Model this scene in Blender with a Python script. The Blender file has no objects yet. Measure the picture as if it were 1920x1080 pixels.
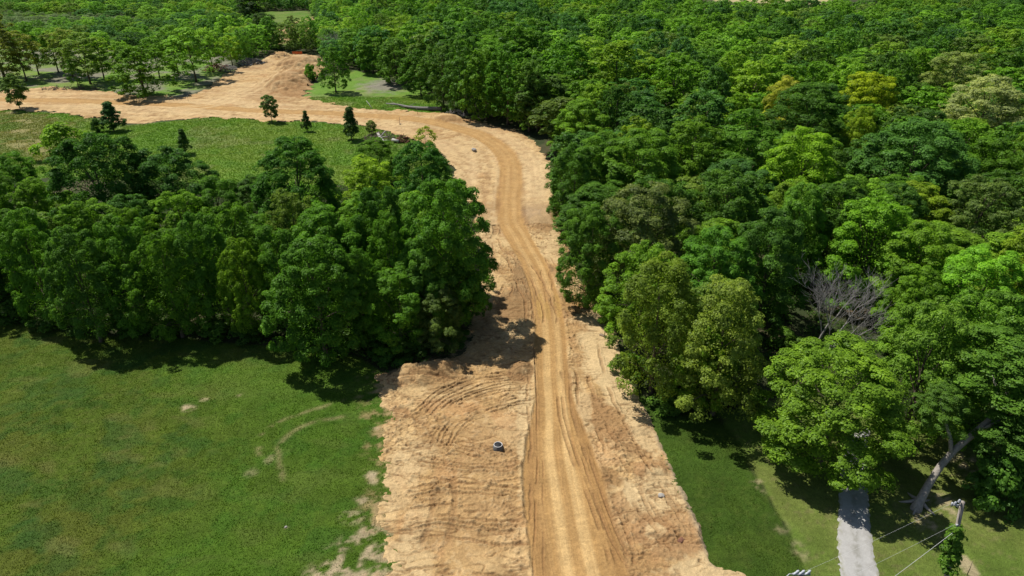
import bpy, math, random
import numpy as np

# ------------------------------------------------------------------ camera, world, sun, exposure
SC = bpy.context.scene
CAM_H, PITCH, FPX = 45.0, math.radians(27.0), 1321.0      # metres above the ground, look-down angle, focal length in photo pixels
cam_d = bpy.data.cameras.new("camera")
cam_d.sensor_width = 36.0
cam_d.lens = 36.0 * FPX / 1920.0
cam_d.clip_start, cam_d.clip_end = 0.5, 6000.0
cam = bpy.data.objects.new("camera", cam_d)
cam.location = (0, 0, CAM_H)
cam.rotation_euler = (math.pi / 2 - PITCH, 0, 0)
SC.collection.objects.link(cam)
SC.camera = cam

SUN_TO = np.array([0.47, -0.33, -1.0]); SUN_TO /= np.linalg.norm(SUN_TO)   # the way the light travels
SUN_EL = math.asin(-SUN_TO[2]); SUN_AZ = math.atan2(-SUN_TO[0], -SUN_TO[1])
world = bpy.data.worlds.new("World"); SC.world = world; world.use_nodes = True
wn = world.node_tree.nodes; wl = world.node_tree.links
sky = wn.new("ShaderNodeTexSky"); sky.sky_type = 'NISHITA'; sky.sun_disc = False
sky.sun_elevation = SUN_EL; sky.sun_rotation = SUN_AZ
wn["Background"].inputs["Strength"].default_value = 0.068
wl.new(sky.outputs[0], wn["Background"].inputs["Color"])
sun_d = bpy.data.lights.new("sun", 'SUN'); sun_d.energy = 4.6; sun_d.angle = math.radians(0.5); sun_d.color = (1.0, 0.955, 0.88)
sun = bpy.data.objects.new("sun", sun_d); SC.collection.objects.link(sun)
from mathutils import Vector
sun.rotation_euler = Vector(SUN_TO).to_track_quat('-Z', 'Y').to_euler(); sun.location = (-60, 60, 150)
vs = SC.view_settings; vs.view_transform = 'Standard'; vs.look = 'None'; vs.exposure = 0.40; vs.gamma = 1.0
cy = SC.cycles
cy.max_bounces = 5; cy.diffuse_bounces = 3; cy.glossy_bounces = 2; cy.transmission_bounces = 3; cy.transparent_max_bounces = 4
cy.use_denoising = True
COL = SC.collection

# ------------------------------------------------------------------ helpers
sP, cP = math.sin(PITCH), math.cos(PITCH)
def G(px, py, z=0.0):
    """the world point at height z that stands at a given place of the photograph"""
    u = (px - 960.0) / FPX; v = (540.0 - py) / FPX
    dx, dy, dz = u, cP + v * sP, -sP + v * cP
    t = (z - CAM_H) / dz
    return np.array([dx * t, dy * t, z])
def depth_of(X, Y, z): return Y * cP + (CAM_H - z) * sP
def P(X, Y, z):
    d = depth_of(X, Y, z); up = Y * sP - (CAM_H - z) * cP
    return 960 + FPX * X / d, 540 - FPX * up / d
def GP(pts): return np.array([G(x, y)[:2] for x, y in pts])

def hsh(ix, iy, s):
    h = (ix.astype(np.int64) * 374761393 + iy.astype(np.int64) * 668265263 + s * 974634777) & 0x7fffffff
    h = ((h ^ (h >> 13)) * 1274126177) & 0x7fffffff
    h = ((h ^ (h >> 16)) * 2246822519) & 0x7fffffff
    return ((h ^ (h >> 15)) & 0xffffff) / float(0xffffff)
def vn(x, y, s=0):
    x = np.asarray(x, float); y = np.asarray(y, float)
    x0 = np.floor(x); y0 = np.floor(y); fx = x - x0; fy = y - y0
    fx = fx * fx * fx * (fx * (fx * 6 - 15) + 10); fy = fy * fy * fy * (fy * (fy * 6 - 15) + 10)
    a = hsh(x0, y0, s); b = hsh(x0 + 1, y0, s); c = hsh(x0, y0 + 1, s); d = hsh(x0 + 1, y0 + 1, s)
    return (a * (1 - fx) + b * fx) * (1 - fy) + (c * (1 - fx) + d * fx) * fy
def fbm(x, y, s=0, o=4, g=0.5):
    t = 0; a = 1; n = 0
    for k in range(o):
        # each octave turned a little, so no lattice shows
        c, q = math.cos(k * 1.1 + s), math.sin(k * 1.1 + s)
        t = t + a * vn((x * c - y * q) * 2 ** k + 17.3 * k, (x * q + y * c) * 2 ** k - 9.1 * k, s + k * 31); n += a; a *= g
    return t / n
def ss(a, b, x):
    t = np.clip((x - a) / (b - a), 0, 1); return t * t * (3 - 2 * t)
def seg_dist(X, Y, a, b):
    d = b - a; L2 = max(d @ d, 1e-9)
    t = np.clip(((X - a[0]) * d[0] + (Y - a[1]) * d[1]) / L2, 0, 1)
    return np.hypot(X - a[0] - t * d[0], Y - a[1] - t * d[1]), t
def sdist(X, Y, poly):
    """signed distance to a polygon, positive inside"""
    best = np.full(X.shape, 1e9); inside = np.zeros(X.shape, bool); n = len(poly)
    for i in range(n):
        a = poly[i]; b = poly[(i + 1) % n]
        best = np.minimum(best, seg_dist(X, Y, a, b)[0])
        if a[1] != b[1]:
            c = ((a[1] > Y) != (b[1] > Y)) & (X < (b[0] - a[0]) * (Y - a[1]) / (b[1] - a[1]) + a[0])
            inside ^= c
    return np.where(inside, best, -best)
def smooth_line(pts, step=0.5):
    """a rounded path through world points (Catmull-Rom)"""
    p = np.asarray(pts, float); p = np.vstack([2 * p[0] - p[1], p, 2 * p[-1] - p[-2]]); out = []
    for i in range(1, len(p) - 2):
        n = max(2, int(np.linalg.norm(p[i + 1] - p[i]) / step))
        for k in range(n):
            t = k / n
            out.append(0.5 * (2 * p[i] + (p[i + 1] - p[i - 1]) * t + (2 * p[i - 1] - 5 * p[i] + 4 * p[i + 1] - p[i + 2]) * t * t
                              + (3 * p[i] - p[i - 1] - 3 * p[i + 1] + p[i + 2]) * t ** 3))
    out.append(p[-2]); return np.array(out)
def path_coords(X, Y, line):
    """signed distance across the path (right of its way is positive) and distance along it"""
    best = np.full(X.shape, 1e9); lat = np.zeros(X.shape); al = np.zeros(X.shape); s = 0.0
    for i in range(len(line) - 1):
        a, b = line[i], line[i + 1]; d = b - a; L = math.hypot(*d) or 1e-6
        dist, t = seg_dist(X, Y, a, b)
        side = (X - a[0]) * d[1] - (Y - a[1]) * d[0]
        m = dist < best
        best = np.where(m, dist, best); lat = np.where(m, np.sign(side) * dist, lat); al = np.where(m, s + t * L, al); s += L
    return lat, al
def near_path(X, Y, line, reach):
    lo = line.min(0) - reach; hi = line.max(0) + reach
    return np.nonzero((X > lo[0]) & (X < hi[0]) & (Y > lo[1]) & (Y < hi[1]))

def big_mesh(name, co, faces, attrs=None, colors=None, smooth=False):
    """faces: n x k array of one polygon size"""
    me = bpy.data.meshes.new(name)
    co = np.ascontiguousarray(co, np.float32); faces = np.ascontiguousarray(faces, np.int32); n, k = faces.shape
    me.vertices.add(len(co)); me.vertices.foreach_set("co", co.ravel())
    me.loops.add(n * k); me.loops.foreach_set("vertex_index", faces.ravel())
    me.polygons.add(n); me.polygons.foreach_set("loop_start", np.arange(0, n * k, k, dtype=np.int32))
    if smooth: me.polygons.foreach_set("use_smooth", np.ones(n, bool))
    for an, v in (attrs or {}).items():
        a = me.attributes.new(an, 'FLOAT', 'POINT'); a.data.foreach_set("value", np.ascontiguousarray(v, np.float32))
    for an, v in (colors or {}).items():
        a = me.attributes.new(an, 'FLOAT_COLOR', 'POINT')
        c = np.ones((len(v), 4), np.float32); c[:, :3] = v; a.data.foreach_set("color", c.ravel())
    me.update(calc_edges=True)
    return me
def grid_faces(nx, ny, keep=None):
    i = np.arange(nx - 1)[None, :] + (np.arange(ny - 1) * nx)[:, None]
    f = np.stack([i, i + 1, i + nx + 1, i + nx], -1)
    return f[keep] if keep is not None else f.reshape(-1, 4)
def link(name, me, mats=None, parent=None):
    o = bpy.data.objects.new(name, me); COL.objects.link(o)
    if mats is not None and not len(me.materials):
        for m in (mats if isinstance(mats, (list, tuple)) else [mats]): me.materials.append(m)
    if parent is not None: o.parent = parent
    return o
def tag(o, label=None, cat=None, group=None, kind=None):
    for k, v in (("label", label), ("category", cat), ("group", group), ("kind", kind)):
        if v: o[k] = v
    return o
def empty(name, loc, rz=0.0):
    o = bpy.data.objects.new(name, None); COL.objects.link(o); o.location = loc; o.rotation_euler = (0, 0, rz)
    o.empty_display_size = 0.5
    return o
class MB:
    """gathers tubes, boxes and lathed shapes into one mesh"""
    def __init__(s): s.v = []; s.f = []
    def tube(s, pts, rad, n=7, cap=True):
        pts = [np.asarray(p, float) for p in pts]; base = len(s.v); up0 = np.array([0.31, 0.2, 0.93])
        for i, p in enumerate(pts):
            d = pts[min(i + 1, len(pts) - 1)] - pts[max(i - 1, 0)]; d = d / (np.linalg.norm(d) or 1)
            a = np.cross(d, up0)
            if np.linalg.norm(a) < 0.1: a = np.cross(d, np.array([1.0, 0, 0]))
            a /= np.linalg.norm(a); b = np.cross(d, a)
            for k in range(n):
                t = 2 * math.pi * k / n; s.v.append(p + rad[i] * (math.cos(t) * a + math.sin(t) * b))
        for i in range(len(pts) - 1):
            for k in range(n):
                s.f.append((base + i * n + k, base + i * n + (k + 1) % n, base + (i + 1) * n + (k + 1) % n, base + (i + 1) * n + k))
        if cap:
            s.f.append(tuple(base + k for k in range(n))[::-1]); e = base + (len(pts) - 1) * n; s.f.append(tuple(e + k for k in range(n)))
        return s
    def lathe(s, prof, n=24, c=(0, 0, 0)):
        base = len(s.v); c = np.asarray(c, float)
        for r, z in prof:
            for k in range(n):
                t = 2 * math.pi * k / n; s.v.append(c + (r * math.cos(t), r * math.sin(t), z))
        for i in range(len(prof) - 1):
            for k in range(n):
                s.f.append((base + i * n + k, base + i * n + (k + 1) % n, base + (i + 1) * n + (k + 1) % n, base + (i + 1) * n + k))
        return s
    def box(s, c, sz, rz=0.0):
        base = len(s.v); ca, sa = math.cos(rz), math.sin(rz)
        for dx in (-.5, .5):
            for dy in (-.5, .5):
                for dz in (-.5, .5):
                    x, y = dx * sz[0], dy * sz[1]; s.v.append(np.array([c[0] + x * ca - y * sa, c[1] + x * sa + y * ca, c[2] + dz * sz[2]]))
        for q in ((0, 1, 3, 2), (4, 6, 7, 5), (0, 4, 5, 1), (2, 3, 7, 6), (0, 2, 6, 4), (1, 5, 7, 3)): s.f.append(tuple(base + k for k in q))
        return s
    def mesh(s, name, smooth=True):
        me = bpy.data.meshes.new(name); me.from_pydata([tuple(v) for v in s.v], [], s.f)
        if smooth: me.polygons.foreach_set("use_smooth", np.ones(len(me.polygons), bool))
        me.update(); return me
    def build(s, name, mat, parent=None, smooth=True): return link(name, s.mesh(name, smooth), mat, parent)

# ------------------------------------------------------------------ materials
def new_mat(name):
    m = bpy.data.materials.new(name); m.use_nodes = True; nt = m.node_tree
    return m, nt, nt.nodes, nt.links, nt.nodes["Principled BSDF"]
def noise(nt, scale, detail=4, rough=0.6, vec=None):
    n = nt.nodes.new("ShaderNodeTexNoise"); n.inputs["Scale"].default_value = scale; n.inputs["Detail"].default_value = detail
    n.inputs["Roughness"].default_value = rough
    if vec is not None: nt.links.new(vec, n.inputs["Vector"])
    return n
def mapr(nt, src, a, b, c, d):
    m = nt.nodes.new("ShaderNodeMapRange"); nt.links.new(src, m.inputs[0])
    for i, v in enumerate((a, b, c, d)): m.inputs[1 + i].default_value = v
    return m.outputs[0]
def mul_col(nt, col, fac):
    m = nt.nodes.new("ShaderNodeVectorMath"); m.operation = 'SCALE'
    nt.links.new(col, m.inputs[0]); nt.links.new(fac, m.inputs["Scale"]); return m.outputs[0]
def earth_mat(name, bump, amp, scales=(0.9, 6.0, 22.0), rough=0.95, spec=0.15):
    """albedo from the sheet's own colour attribute, broken up by fine grain, with fine relief"""
    m, nt, N, L, b = new_mat(name)
    at = N.new("ShaderNodeAttribute"); at.attribute_name = "albedo"
    tc = N.new("ShaderNodeTexCoord"); v = tc.outputs["Object"]
    n1 = noise(nt, scales[0], 5, .6, v); n2 = noise(nt, scales[1], 5, .7, v); n3 = noise(nt, scales[2], 3, .7, v)
    f1 = mapr(nt, n1.outputs["Fac"], .3, .7, 1 - amp * .6, 1 + amp * .6); f2 = mapr(nt, n2.outputs["Fac"], .25, .75, 1 - amp, 1 + amp); f3 = mapr(nt, n3.outputs["Fac"], .25, .75, 1 - amp, 1 + amp)
    mm = N.new("ShaderNodeMath"); mm.operation = 'MULTIPLY'; L.new(f1, mm.inputs[0]); L.new(f2, mm.inputs[1])
    m3 = N.new("ShaderNodeMath"); m3.operation = 'MULTIPLY'; L.new(mm.outputs[0], m3.inputs[0]); L.new(f3, m3.inputs[1])
    L.new(mul_col(nt, at.outputs["Color"], m3.outputs[0]), b.inputs["Base Color"])
    ad = N.new("ShaderNodeMath"); ad.operation = 'ADD'; L.new(n2.outputs["Fac"], ad.inputs[0]); L.new(n3.outputs["Fac"], ad.inputs[1])
    bp = N.new("ShaderNodeBump"); bp.inputs["Strength"].default_value = 1.0; bp.inputs["Distance"].default_value = bump
    L.new(ad.outputs[0], bp.inputs["Height"]); L.new(bp.outputs[0], b.inputs["Normal"])
    b.inputs["Roughness"].default_value = rough; b.inputs["Specular IOR Level"].default_value = spec
    return m
def plain_mat(name, col, rough=0.8, var=0.25, scale=6.0, metal=0.0, bump=0.02):
    m, nt, N, L, b = new_mat(name); tc = N.new("ShaderNodeTexCoord")
    n = noise(nt, scale, 5, .65, tc.outputs["Object"])
    rgb = N.new("ShaderNodeRGB"); rgb.outputs[0].default_value = (*col, 1)
    L.new(mul_col(nt, rgb.outputs[0], mapr(nt, n.outputs["Fac"], .25, .75, 1 - var, 1 + var)), b.inputs["Base Color"])
    bp = N.new("ShaderNodeBump"); bp.inputs["Distance"].default_value = bump; L.new(n.outputs["Fac"], bp.inputs["Height"]); L.new(bp.outputs[0], b.inputs["Normal"])
    b.inputs["Roughness"].default_value = rough; b.inputs["Metallic"].default_value = metal; b.inputs["Specular IOR Level"].default_value = 0.3
    return m
def leaf_mat(name, src="object", trans=0.42):
    m, nt, N, L, b = new_mat(name); N.remove(b); out = N["Material Output"]
    if src == "object":
        oi = N.new("ShaderNodeObjectInfo"); col = oi.outputs["Color"]
    else:
        a0 = N.new("ShaderNodeAttribute"); a0.attribute_name = "albedo"; a0.attribute_type = 'INSTANCER' if src == "instance" else 'GEOMETRY'; col = a0.outputs["Color"]
    at = N.new("ShaderNodeAttribute"); at.attribute_name = "tint"
    c1 = mul_col(nt, col, mapr(nt, at.outputs["Fac"], 0, 1, 0.62, 1.38))
    # young sprays are yellower, old ones bluer
    mx = N.new("ShaderNodeMix"); mx.data_type = 'RGBA'; mx.blend_type = 'MULTIPLY'
    ramp = N.new("ShaderNodeValToRGB"); L.new(at.outputs["Fac"], ramp.inputs[0])
    ramp.color_ramp.elements[0].color = (0.90, 0.97, 1.05, 1); ramp.color_ramp.elements[1].color = (1.12, 1.05, 0.76, 1)
    mx.inputs["Factor"].default_value = 1.0; L.new(c1, mx.inputs["A"]); L.new(ramp.outputs[0], mx.inputs["B"])
    df = N.new("ShaderNodeBsdfDiffuse"); tr = N.new("ShaderNodeBsdfTranslucent"); gl = N.new("ShaderNodeBsdfGlossy")
    L.new(mx.outputs["Result"], df.inputs[0])
    tm = N.new("ShaderNodeMix"); tm.data_type = 'RGBA'; tm.blend_type = 'MULTIPLY'; tm.inputs["Factor"].default_value = 1
    L.new(mx.outputs["Result"], tm.inputs["A"]); tm.inputs["B"].default_value = (1.0, 1.12, 0.5, 1); L.new(tm.outputs["Result"], tr.inputs[0])
    gl.inputs["Roughness"].default_value = 0.45; gl.inputs[0].default_value = (1, 1, 1, 1)
    m1 = N.new("ShaderNodeMixShader"); m1.inputs[0].default_value = trans; L.new(df.outputs[0], m1.inputs[1]); L.new(tr.outputs[0], m1.inputs[2])
    m2 = N.new("ShaderNodeMixShader"); m2.inputs[0].default_value = 0.006; L.new(m1.outputs[0], m2.inputs[1]); L.new(gl.outputs[0], m2.inputs[2])
    L.new(m2.outputs[0], out.inputs[0])
    return m
M = dict(
    ground=earth_mat("turf_and_litter", 0.10, 0.28, (0.35, 2.2, 9.0)),
    dirt=earth_mat("sandy_clay", 0.06, 0.24, (0.5, 3.0, 9.0)),
    gravel=earth_mat("pale_gravel", 0.02, 0.10, (0.6, 7.0, 30.0)),
    leaf=leaf_mat("leaves"), leaf_far=leaf_mat("leaves_far", "instance"), leaf_low=leaf_mat("undergrowth_leaves", "albedo"), grass=leaf_mat("grass_blades", "albedo", 0.35),
    bark=plain_mat("bark", (0.11, 0.085, 0.062), .9, .4, 5.0, 0, .05), pale_bark=plain_mat("pale_bark", (0.28, 0.25, 0.215), .9, .35, 4.0, 0, .05),
    dead=plain_mat("dead_wood", (0.27, 0.255, 0.235), .9, .3, 4.0), white_wood=plain_mat("bleached_wood", (0.40, 0.375, 0.335), .85, .2, 4.0),
    concrete=plain_mat("concrete", (0.12, 0.118, 0.11), .9, .25, 8.0), white=plain_mat("white_rim", (0.58, 0.57, 0.55), .7, .08, 12.0, 0, .004),
    black=plain_mat("dark_lid", (0.012, 0.013, 0.016), .7, .3, 6.0, 0, .004), steel=plain_mat("galvanised_steel", (0.45, 0.46, 0.48), .5, .1, 12.0, 0.4, .003),
    pole=plain_mat("weathered_pole", (0.27, 0.235, 0.20), .9, .3, 9.0), wire=plain_mat("aluminium_wire", (0.50, 0.50, 0.48), .5, .05, 9.0, 0, .001),
    ceramic=plain_mat("grey_porcelain", (0.40, 0.42, 0.45), .3, .08, 9.0, 0, .001), log_grey=plain_mat("weathered_log", (0.19, 0.175, 0.16), .9, .35, 4.0), orange=plain_mat("orange_mesh", (0.65, 0.14, 0.035), .7, .15, 4.0),
    stake=plain_mat("stake_wood", (0.20, 0.15, 0.10), .9, .2, 6.0), stone=plain_mat("grey_stone", (0.30, 0.28, 0.25), .9, .3, 3.0, 0, .05),
    rust=plain_mat("reddish_brush", (0.16, 0.075, 0.045), .95, .4, 3.0), pale_cloth=plain_mat("pale_sheet", (0.62, 0.66, 0.74), .7, .1, 3.0),
)

# ------------------------------------------------------------------ the lie of the land (photo ground outlines carried onto the ground)
DIRT_PX = [(700, 1200), (722, 1080), (738, 1030), (716, 960), (720, 900), (722, 860), (718, 800), (722, 770), (706, 742), (714, 706), (735, 702), (790, 690), (830, 672),
           (868, 655), (878, 600), (888, 560), (896, 520), (900, 470), (893, 420), (872, 370), (848, 320), (826, 288), (792, 268), (758, 256), (722, 246), (690, 236),
           (640, 232), (560, 228), (480, 227), (400, 220), (330, 224), (250, 233), (205, 226), (120, 212), (50, 208), (-60, 206), (-60, 180), (40, 168), (95, 163), (160, 168),
           (250, 177), (345, 182), (395, 162), (440, 128), (480, 116), (520, 104), (560, 100), (600, 108), (612, 122), (590, 150), (572, 180), (610, 192), (690, 204), (780, 208), (830, 211),
           (872, 222), (930, 237), (968, 243), (1003, 264), (1032, 300), (1042, 335), (1036, 380), (1062, 430), (1072, 480), (1085, 522), (1125, 552), (1148, 582), (1156, 622), (1172, 690),
           (1196, 742), (1216, 772), (1236, 822), (1266, 892), (1296, 962), (1322, 1030), (1336, 1062), (1395, 1080), (1440, 1110), (1470, 1200)]
ROWTOP = ([-300, 0, 90, 380, 460, 620, 700, 860], [330, 330, 345, 355, 312, 335, 312, 330])
LANE_PX = [(1112, 1150), (1090, 1080), (1082, 1040), (1062, 940), (1050, 850), (1043, 760), (1037, 690), (1033, 610), (1022, 550), (1003, 495), (978, 452), (959, 415), (955, 375), (959, 335),
           (955, 302), (936, 276), (905, 256), (868, 243), (828, 233), (780, 224), (720, 218), (650, 214), (560, 211), (480, 208), (400, 201), (300, 196), (150, 190), (-60, 186)]
SPUR_PX = [(330, 204), (400, 193), (455, 172), (505, 153), (545, 140), (590, 124)]
MEADOW_PX = [(-500, 590), (0, 600), (100, 616), (200, 628), (350, 636), (480, 648), (600, 660), (680, 670), (720, 700), (760, 760), (760, 1200), (-700, 1200)]
LAWN_PX = [(1190, 735), (1250, 755), (1340, 775), (1388, 830), (1420, 900), (1478, 1000), (1512, 1080), (1545, 1160), (1560, 1220), (1380, 1220), (1200, 800)]
YARD_PX = [(1340, 770), (1500, 740), (1640, 760), (1760, 800), (1990, 860), (2200, 1220), (1545, 1220), (1478, 1000)]
DRIVE_PX = [(1570, 1200), (1577, 1080), (1572, 1040), (1571, 1000), (1574, 930), (1580, 870), (1590, 815), (1632, 800), (1626, 870), (1628, 930), (1632, 1000), (1639, 1045), (1648, 1080), (1690, 1200)]
FARMEADOW_PX = [(-80, 204), (60, 209), (130, 214), (240, 235), (400, 220), (560, 228), (690, 236), (760, 258), (800, 275), (850, 330), (760, 340), (600, 350), (300, 340), (-100, 330)]
ISLAND_PX = [(565, 180), (600, 150), (640, 132), (720, 138), (790, 158), (850, 212), (780, 210), (690, 206), (605, 194)]
FARLEFT_PX = [(-100, 172), (100, 166), (250, 178), (350, 183), (440, 130), (420, 108), (200, 95), (-100, 80)]
DRYFIELD_PX = [(-120, 206), (40, 210), (110, 224), (150, 262), (120, 300), (-120, 310)]
GAP_PX = [(485, 22), (580, 20), (600, 62), (560, 88), (520, 84), (490, 50)]
PALEFIELD_PX = [(1340, -6), (1560, -6), (1560, 9), (1490, 8), (1400, 6), (1340, 2)]
DIRT, MEADOW, LAWN, YARD, DRIVE = map(GP, (DIRT_PX, MEADOW_PX, LAWN_PX, YARD_PX, DRIVE_PX))
FARMEADOW, ISLAND, FARLEFT, DRYFIELD, GAP, PALEFIELD = map(GP, (FARMEADOW_PX, ISLAND_PX, FARLEFT_PX, DRYFIELD_PX, GAP_PX, PALEFIELD_PX))
LANE = smooth_line(GP(LANE_PX), 1.5); SPUR = smooth_line(GP(SPUR_PX), 2.0)

def mixc(c, m, new):
    m = m[..., None] if m.ndim == c.ndim - 1 else m
    return c * (1 - m) + np.asarray(new) * m
def ground_z(X, Y):
    return (fbm(X / 14, Y / 14, 3, 3) - .5) * 0.5 + (fbm(X / 3.0, Y / 3.0, 5, 2) - .5) * 0.12
def dirt_sd(X, Y):
    far = ss(110, 190, Y)
    j = (fbm(X / 2.2, Y / 2.2, 11, 4) - .5) * (np.where(X < 0, 2.6, .5) + 3.0 * far) + (fbm(X / .5, Y / .5, 12, 3) - .5) * np.where(X < 0, .8, .35) * (1 - far)
    return sdist(X, Y, DIRT) + j
TRACK_ARCS = [smooth_line(GP(q)) for q in ([(722, 728), (660, 748), (590, 766), (530, 786), (492, 815), (486, 850)], [(640, 780), (580, 792), (535, 818), (520, 850), (532, 900)])]
BARE_SPOTS = [(353, 762, 1.1, .45, 1.0), (383, 748, .8, .25, .6), (455, 741, .8, .25, .6), (706, 803, .5, .25, 1.0), (695, 891, .6, .35, .9), (676, 938, .9, .4, .9), (700, 900, .5, .3, .8),
              (660, 970, 1.3, .5, .8), (690, 1012, 2.2, 1.3, .95), (650, 1050, 2.4, 1.4, 1.0), (720, 1040, 1.6, 1.6, 1.0), (600, 1090, 2.0, 1.2, .9), (615, 1070, 1.0, .5, .7), (690, 1075, 2.6, 1.3, 1.0), (535, 990, .25, .12, 1.0),
              (470, 885, 1.0, .4, .35), (505, 860, .8, .5, .4), (1735, 975, 1.3, 1.0, .9), (1815, 1060, .7, .6, .8), (1820, 880, 2.6, 1.6, .85), (1770, 945, 1.6, 1.0, .8), (1460, 985, .9, .7, .45), (1425, 905, 1.0, .9, .5), (1500, 1035, .8, .7, .5)]
def ground_col(X, Y):
    """the albedo of turf, litter and dry grass at places on the ground"""
    n1 = fbm(X / 9, Y / 9, 21, 4); n2 = fbm(X / 2.1, Y / 2.1, 22, 4); n3 = fbm(X / .55, Y / .55, 23, 3); n4 = fbm(X / 30, Y / 30, 24, 3)
    c = np.empty(X.shape + (3,)); c[:] = (.040, .046, .018)
    c = mixc(c, ss(.45, .62, n2) * .75, (.03, .045, .014)); c = mixc(c, ss(.6, .72, n1) * .35, (.12, .09, .05))
    def put(poly, jit, base):
        nonlocal c
        s = sdist(X, Y, poly) + (n2 - .5) * jit
        c = mixc(c, ss(-.25, .25, s), base)
    # rough pasture beside the tree row
    b = np.empty(X.shape + (3,)); b[:] = (.068, .108, .0100)
    b = mixc(b, ss(.38, .62, n1), (.080, .102, .0125)); b = mixc(b, ss(.50, .68, n2) * .7, (.038, .086, .010)); b = mixc(b, ss(.55, .75, n3) * .5, (.098, .118, .022)); b = mixc(b, ss(.60, .72, fbm(X / 3.3, Y / 3.3, 29, 4)) * .55, (.030, .080, .014)); b = mixc(b, ss(.62, .74, fbm(X / 5, Y / 2.4, 30, 3)) * .4, (.14, .135, .040))
    band = np.exp(-((Y - 66) / 7.0) ** 2) * ss(.3, .6, n4 * .5 + n1 * .5)
    b = mixc(b, band * .6, (.078, .158, .014))
    near_d = ss(12, 0, -24 - X + 0 * Y) * ss(72, 60, Y)
    b = mixc(b, near_d * .55, (.050, .122, .008))
    put(MEADOW, .8, b * .92)
    b = np.empty(X.shape + (3,)); b[:] = (.036, .070, .0070); b = mixc(b, ss(.45, .7, n2) * .6, (.050, .084, .0090)); b = mixc(b, ss(.55, .75, n3) * .4, (.066, .094, .015)); b = mixc(b, ss(.5, .65, n1) * .4, (.046, .090, .010))
    yd = np.empty(X.shape + (3,)); yd[:] = (.092, .142, .022); yd = mixc(yd, ss(.4, .65, n1) * .7, (.128, .150, .034)); yd = mixc(yd, ss(.5, .7, n2) * .5, (.078, .118, .018)); yd = mixc(yd, ss(.62, .75, n3) * .4, (.16, .14, .06))
    put(YARD, 1.2, yd); put(LAWN, .35, b)
    b = np.empty(X.shape + (3,)); b[:] = (.105, .195, .024); b = mixc(b, ss(.42, .6, n1) * .7, (.145, .205, .034)); b = mixc(b, ss(.58, .70, fbm(X / 7, Y / 7, 27, 4)) * .4, (.19, .19, .085)); b = mixc(b, ss(.55, .75, n2) * .5, (.065, .14, .018))
    put(FARMEADOW, 3, b)
    d = np.empty(X.shape + (3,)); d[:] = (.165, .175, .055); d = mixc(d, ss(.42, .58, n1) * .8, (.095, .155, .028)); d = mixc(d, ss(.55, .7, fbm(X / 6, Y / 3.2, 26, 3)) * .6, (.26, .205, .09)); put(DRYFIELD, 10, d)
    b2 = mixc(b, ss(.47, .58, fbm(X / 8, Y / 8, 28, 4)) * .8, (.19, .165, .135)); put(FARLEFT, 4, b2)
    g1 = G(725, 160)[:2]; isl = mixc(b, ss(1.0, .4, np.hypot((X - g1[0]) / 10, (Y - g1[1]) / 16) + (n2 - .5) * .8) * .85, (.20, .175, .15)); put(ISLAND, 4, isl)
    gp = mixc(b * .8, ss(1, .5, np.hypot((X - G(558, 55)[0]) / 14, (Y - G(556, 54)[1]) / 80)), (.48, .31, .16)); put(GAP, 6, gp)
    pf = np.empty(X.shape + (3,)); pf[:] = (.34, .28, .15); put(PALEFIELD, 10, pf)
    # wheel marks and worn spots
    for ln in TRACK_ARCS:
        q = near_path(X, Y, ln, 2.0)
        if len(q[0]):
            lat, al = path_coords(X[q], Y[q], ln)
            w = np.exp(-(np.abs(lat + (n2[q] - .5) * .7) / .27) ** 2) * ss(.36, .52, n2[q] * .6 + n3[q] * .4); c[q] = mixc(c[q], np.clip(w * .62, 0, 1), (.24, .205, .095))
    for px, py, rx, ry, k in BARE_SPOTS:
        g = G(px, py); r = np.hypot((X - g[0]) / rx, (Y - g[1]) / (ry * 2.0)) + (n3 - .5) * 1.1 + (n2 - .5) * 1.0
        c = mixc(c, ss(1.05, .6, r) * k * (ss(.40, .58, n2 * .45 + n3 * .55) if rx > .75 else 1), (.34, .27, .165))
    q = np.nonzero((np.abs(X) < 60) & (Y > 30) & (Y < 120))           # soil thrown out over the turf edge
    if len(q[0]):
        sd = dirt_sd(X[q], Y[q]); c[q] = mixc(c[q], ss(-2.2, -.2, sd + (n2[q] - .5) * 1.6) * ss(.46, .60, n3[q] * .6 + n2[q] * .4) * np.where(X[q] < 0, .8, .0), (.33, .225, .115))
    for px, py, rx, ry in ((1600, 582, 3, 2.2), (1690, 590, 3, 3.4)):     # leaf litter among the trunks
        g = G(px, py); r = np.hypot((X - g[0]) / rx, (Y - g[1]) / ry) + (n2 - .5) * 1.0; c = mixc(c, ss(1, .5, r) * .8, (.22, .155, .09))
    return c

def axis(bands):
    out = []
    for a, b, st in bands: out.append(np.arange(a, b, st))
    out.append([bands[-1][1]]); return np.concatenate(out)
ax = axis([(-2400, -600, 200), (-600, -240, 24), (-240, -70, 1.7), (-70, 60, .3), (60, 240, 1.8), (240, 600, 24), (600, 2400.1, 200)])
ay = axis([(-300, 0, 50), (0, 38, 2.0), (38, 84, .25), (84, 130, .6), (130, 260, 1.2), (260, 540, 3.0), (540, 1000, 30), (1000, 4000.1, 250)])
GX, GY = np.meshgrid(ax, ay)
gz = ground_z(GX, GY)
q = np.nonzero((np.abs(GX) < 260) & (GY > 25) & (GY < 345)); gz[q] -= .55 * ss(.35, 1.4, dirt_sd(GX[q], GY[q]))      # the sheet dips under the graded strip
me = big_mesh("ground", np.stack([GX, GY, gz], -1).reshape(-1, 3), grid_faces(len(ax), len(ay)), colors={"albedo": ground_col(GX, GY).reshape(-1, 3)}, smooth=True)
tag(link("ground", me, M["ground"]), kind="structure")

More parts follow.
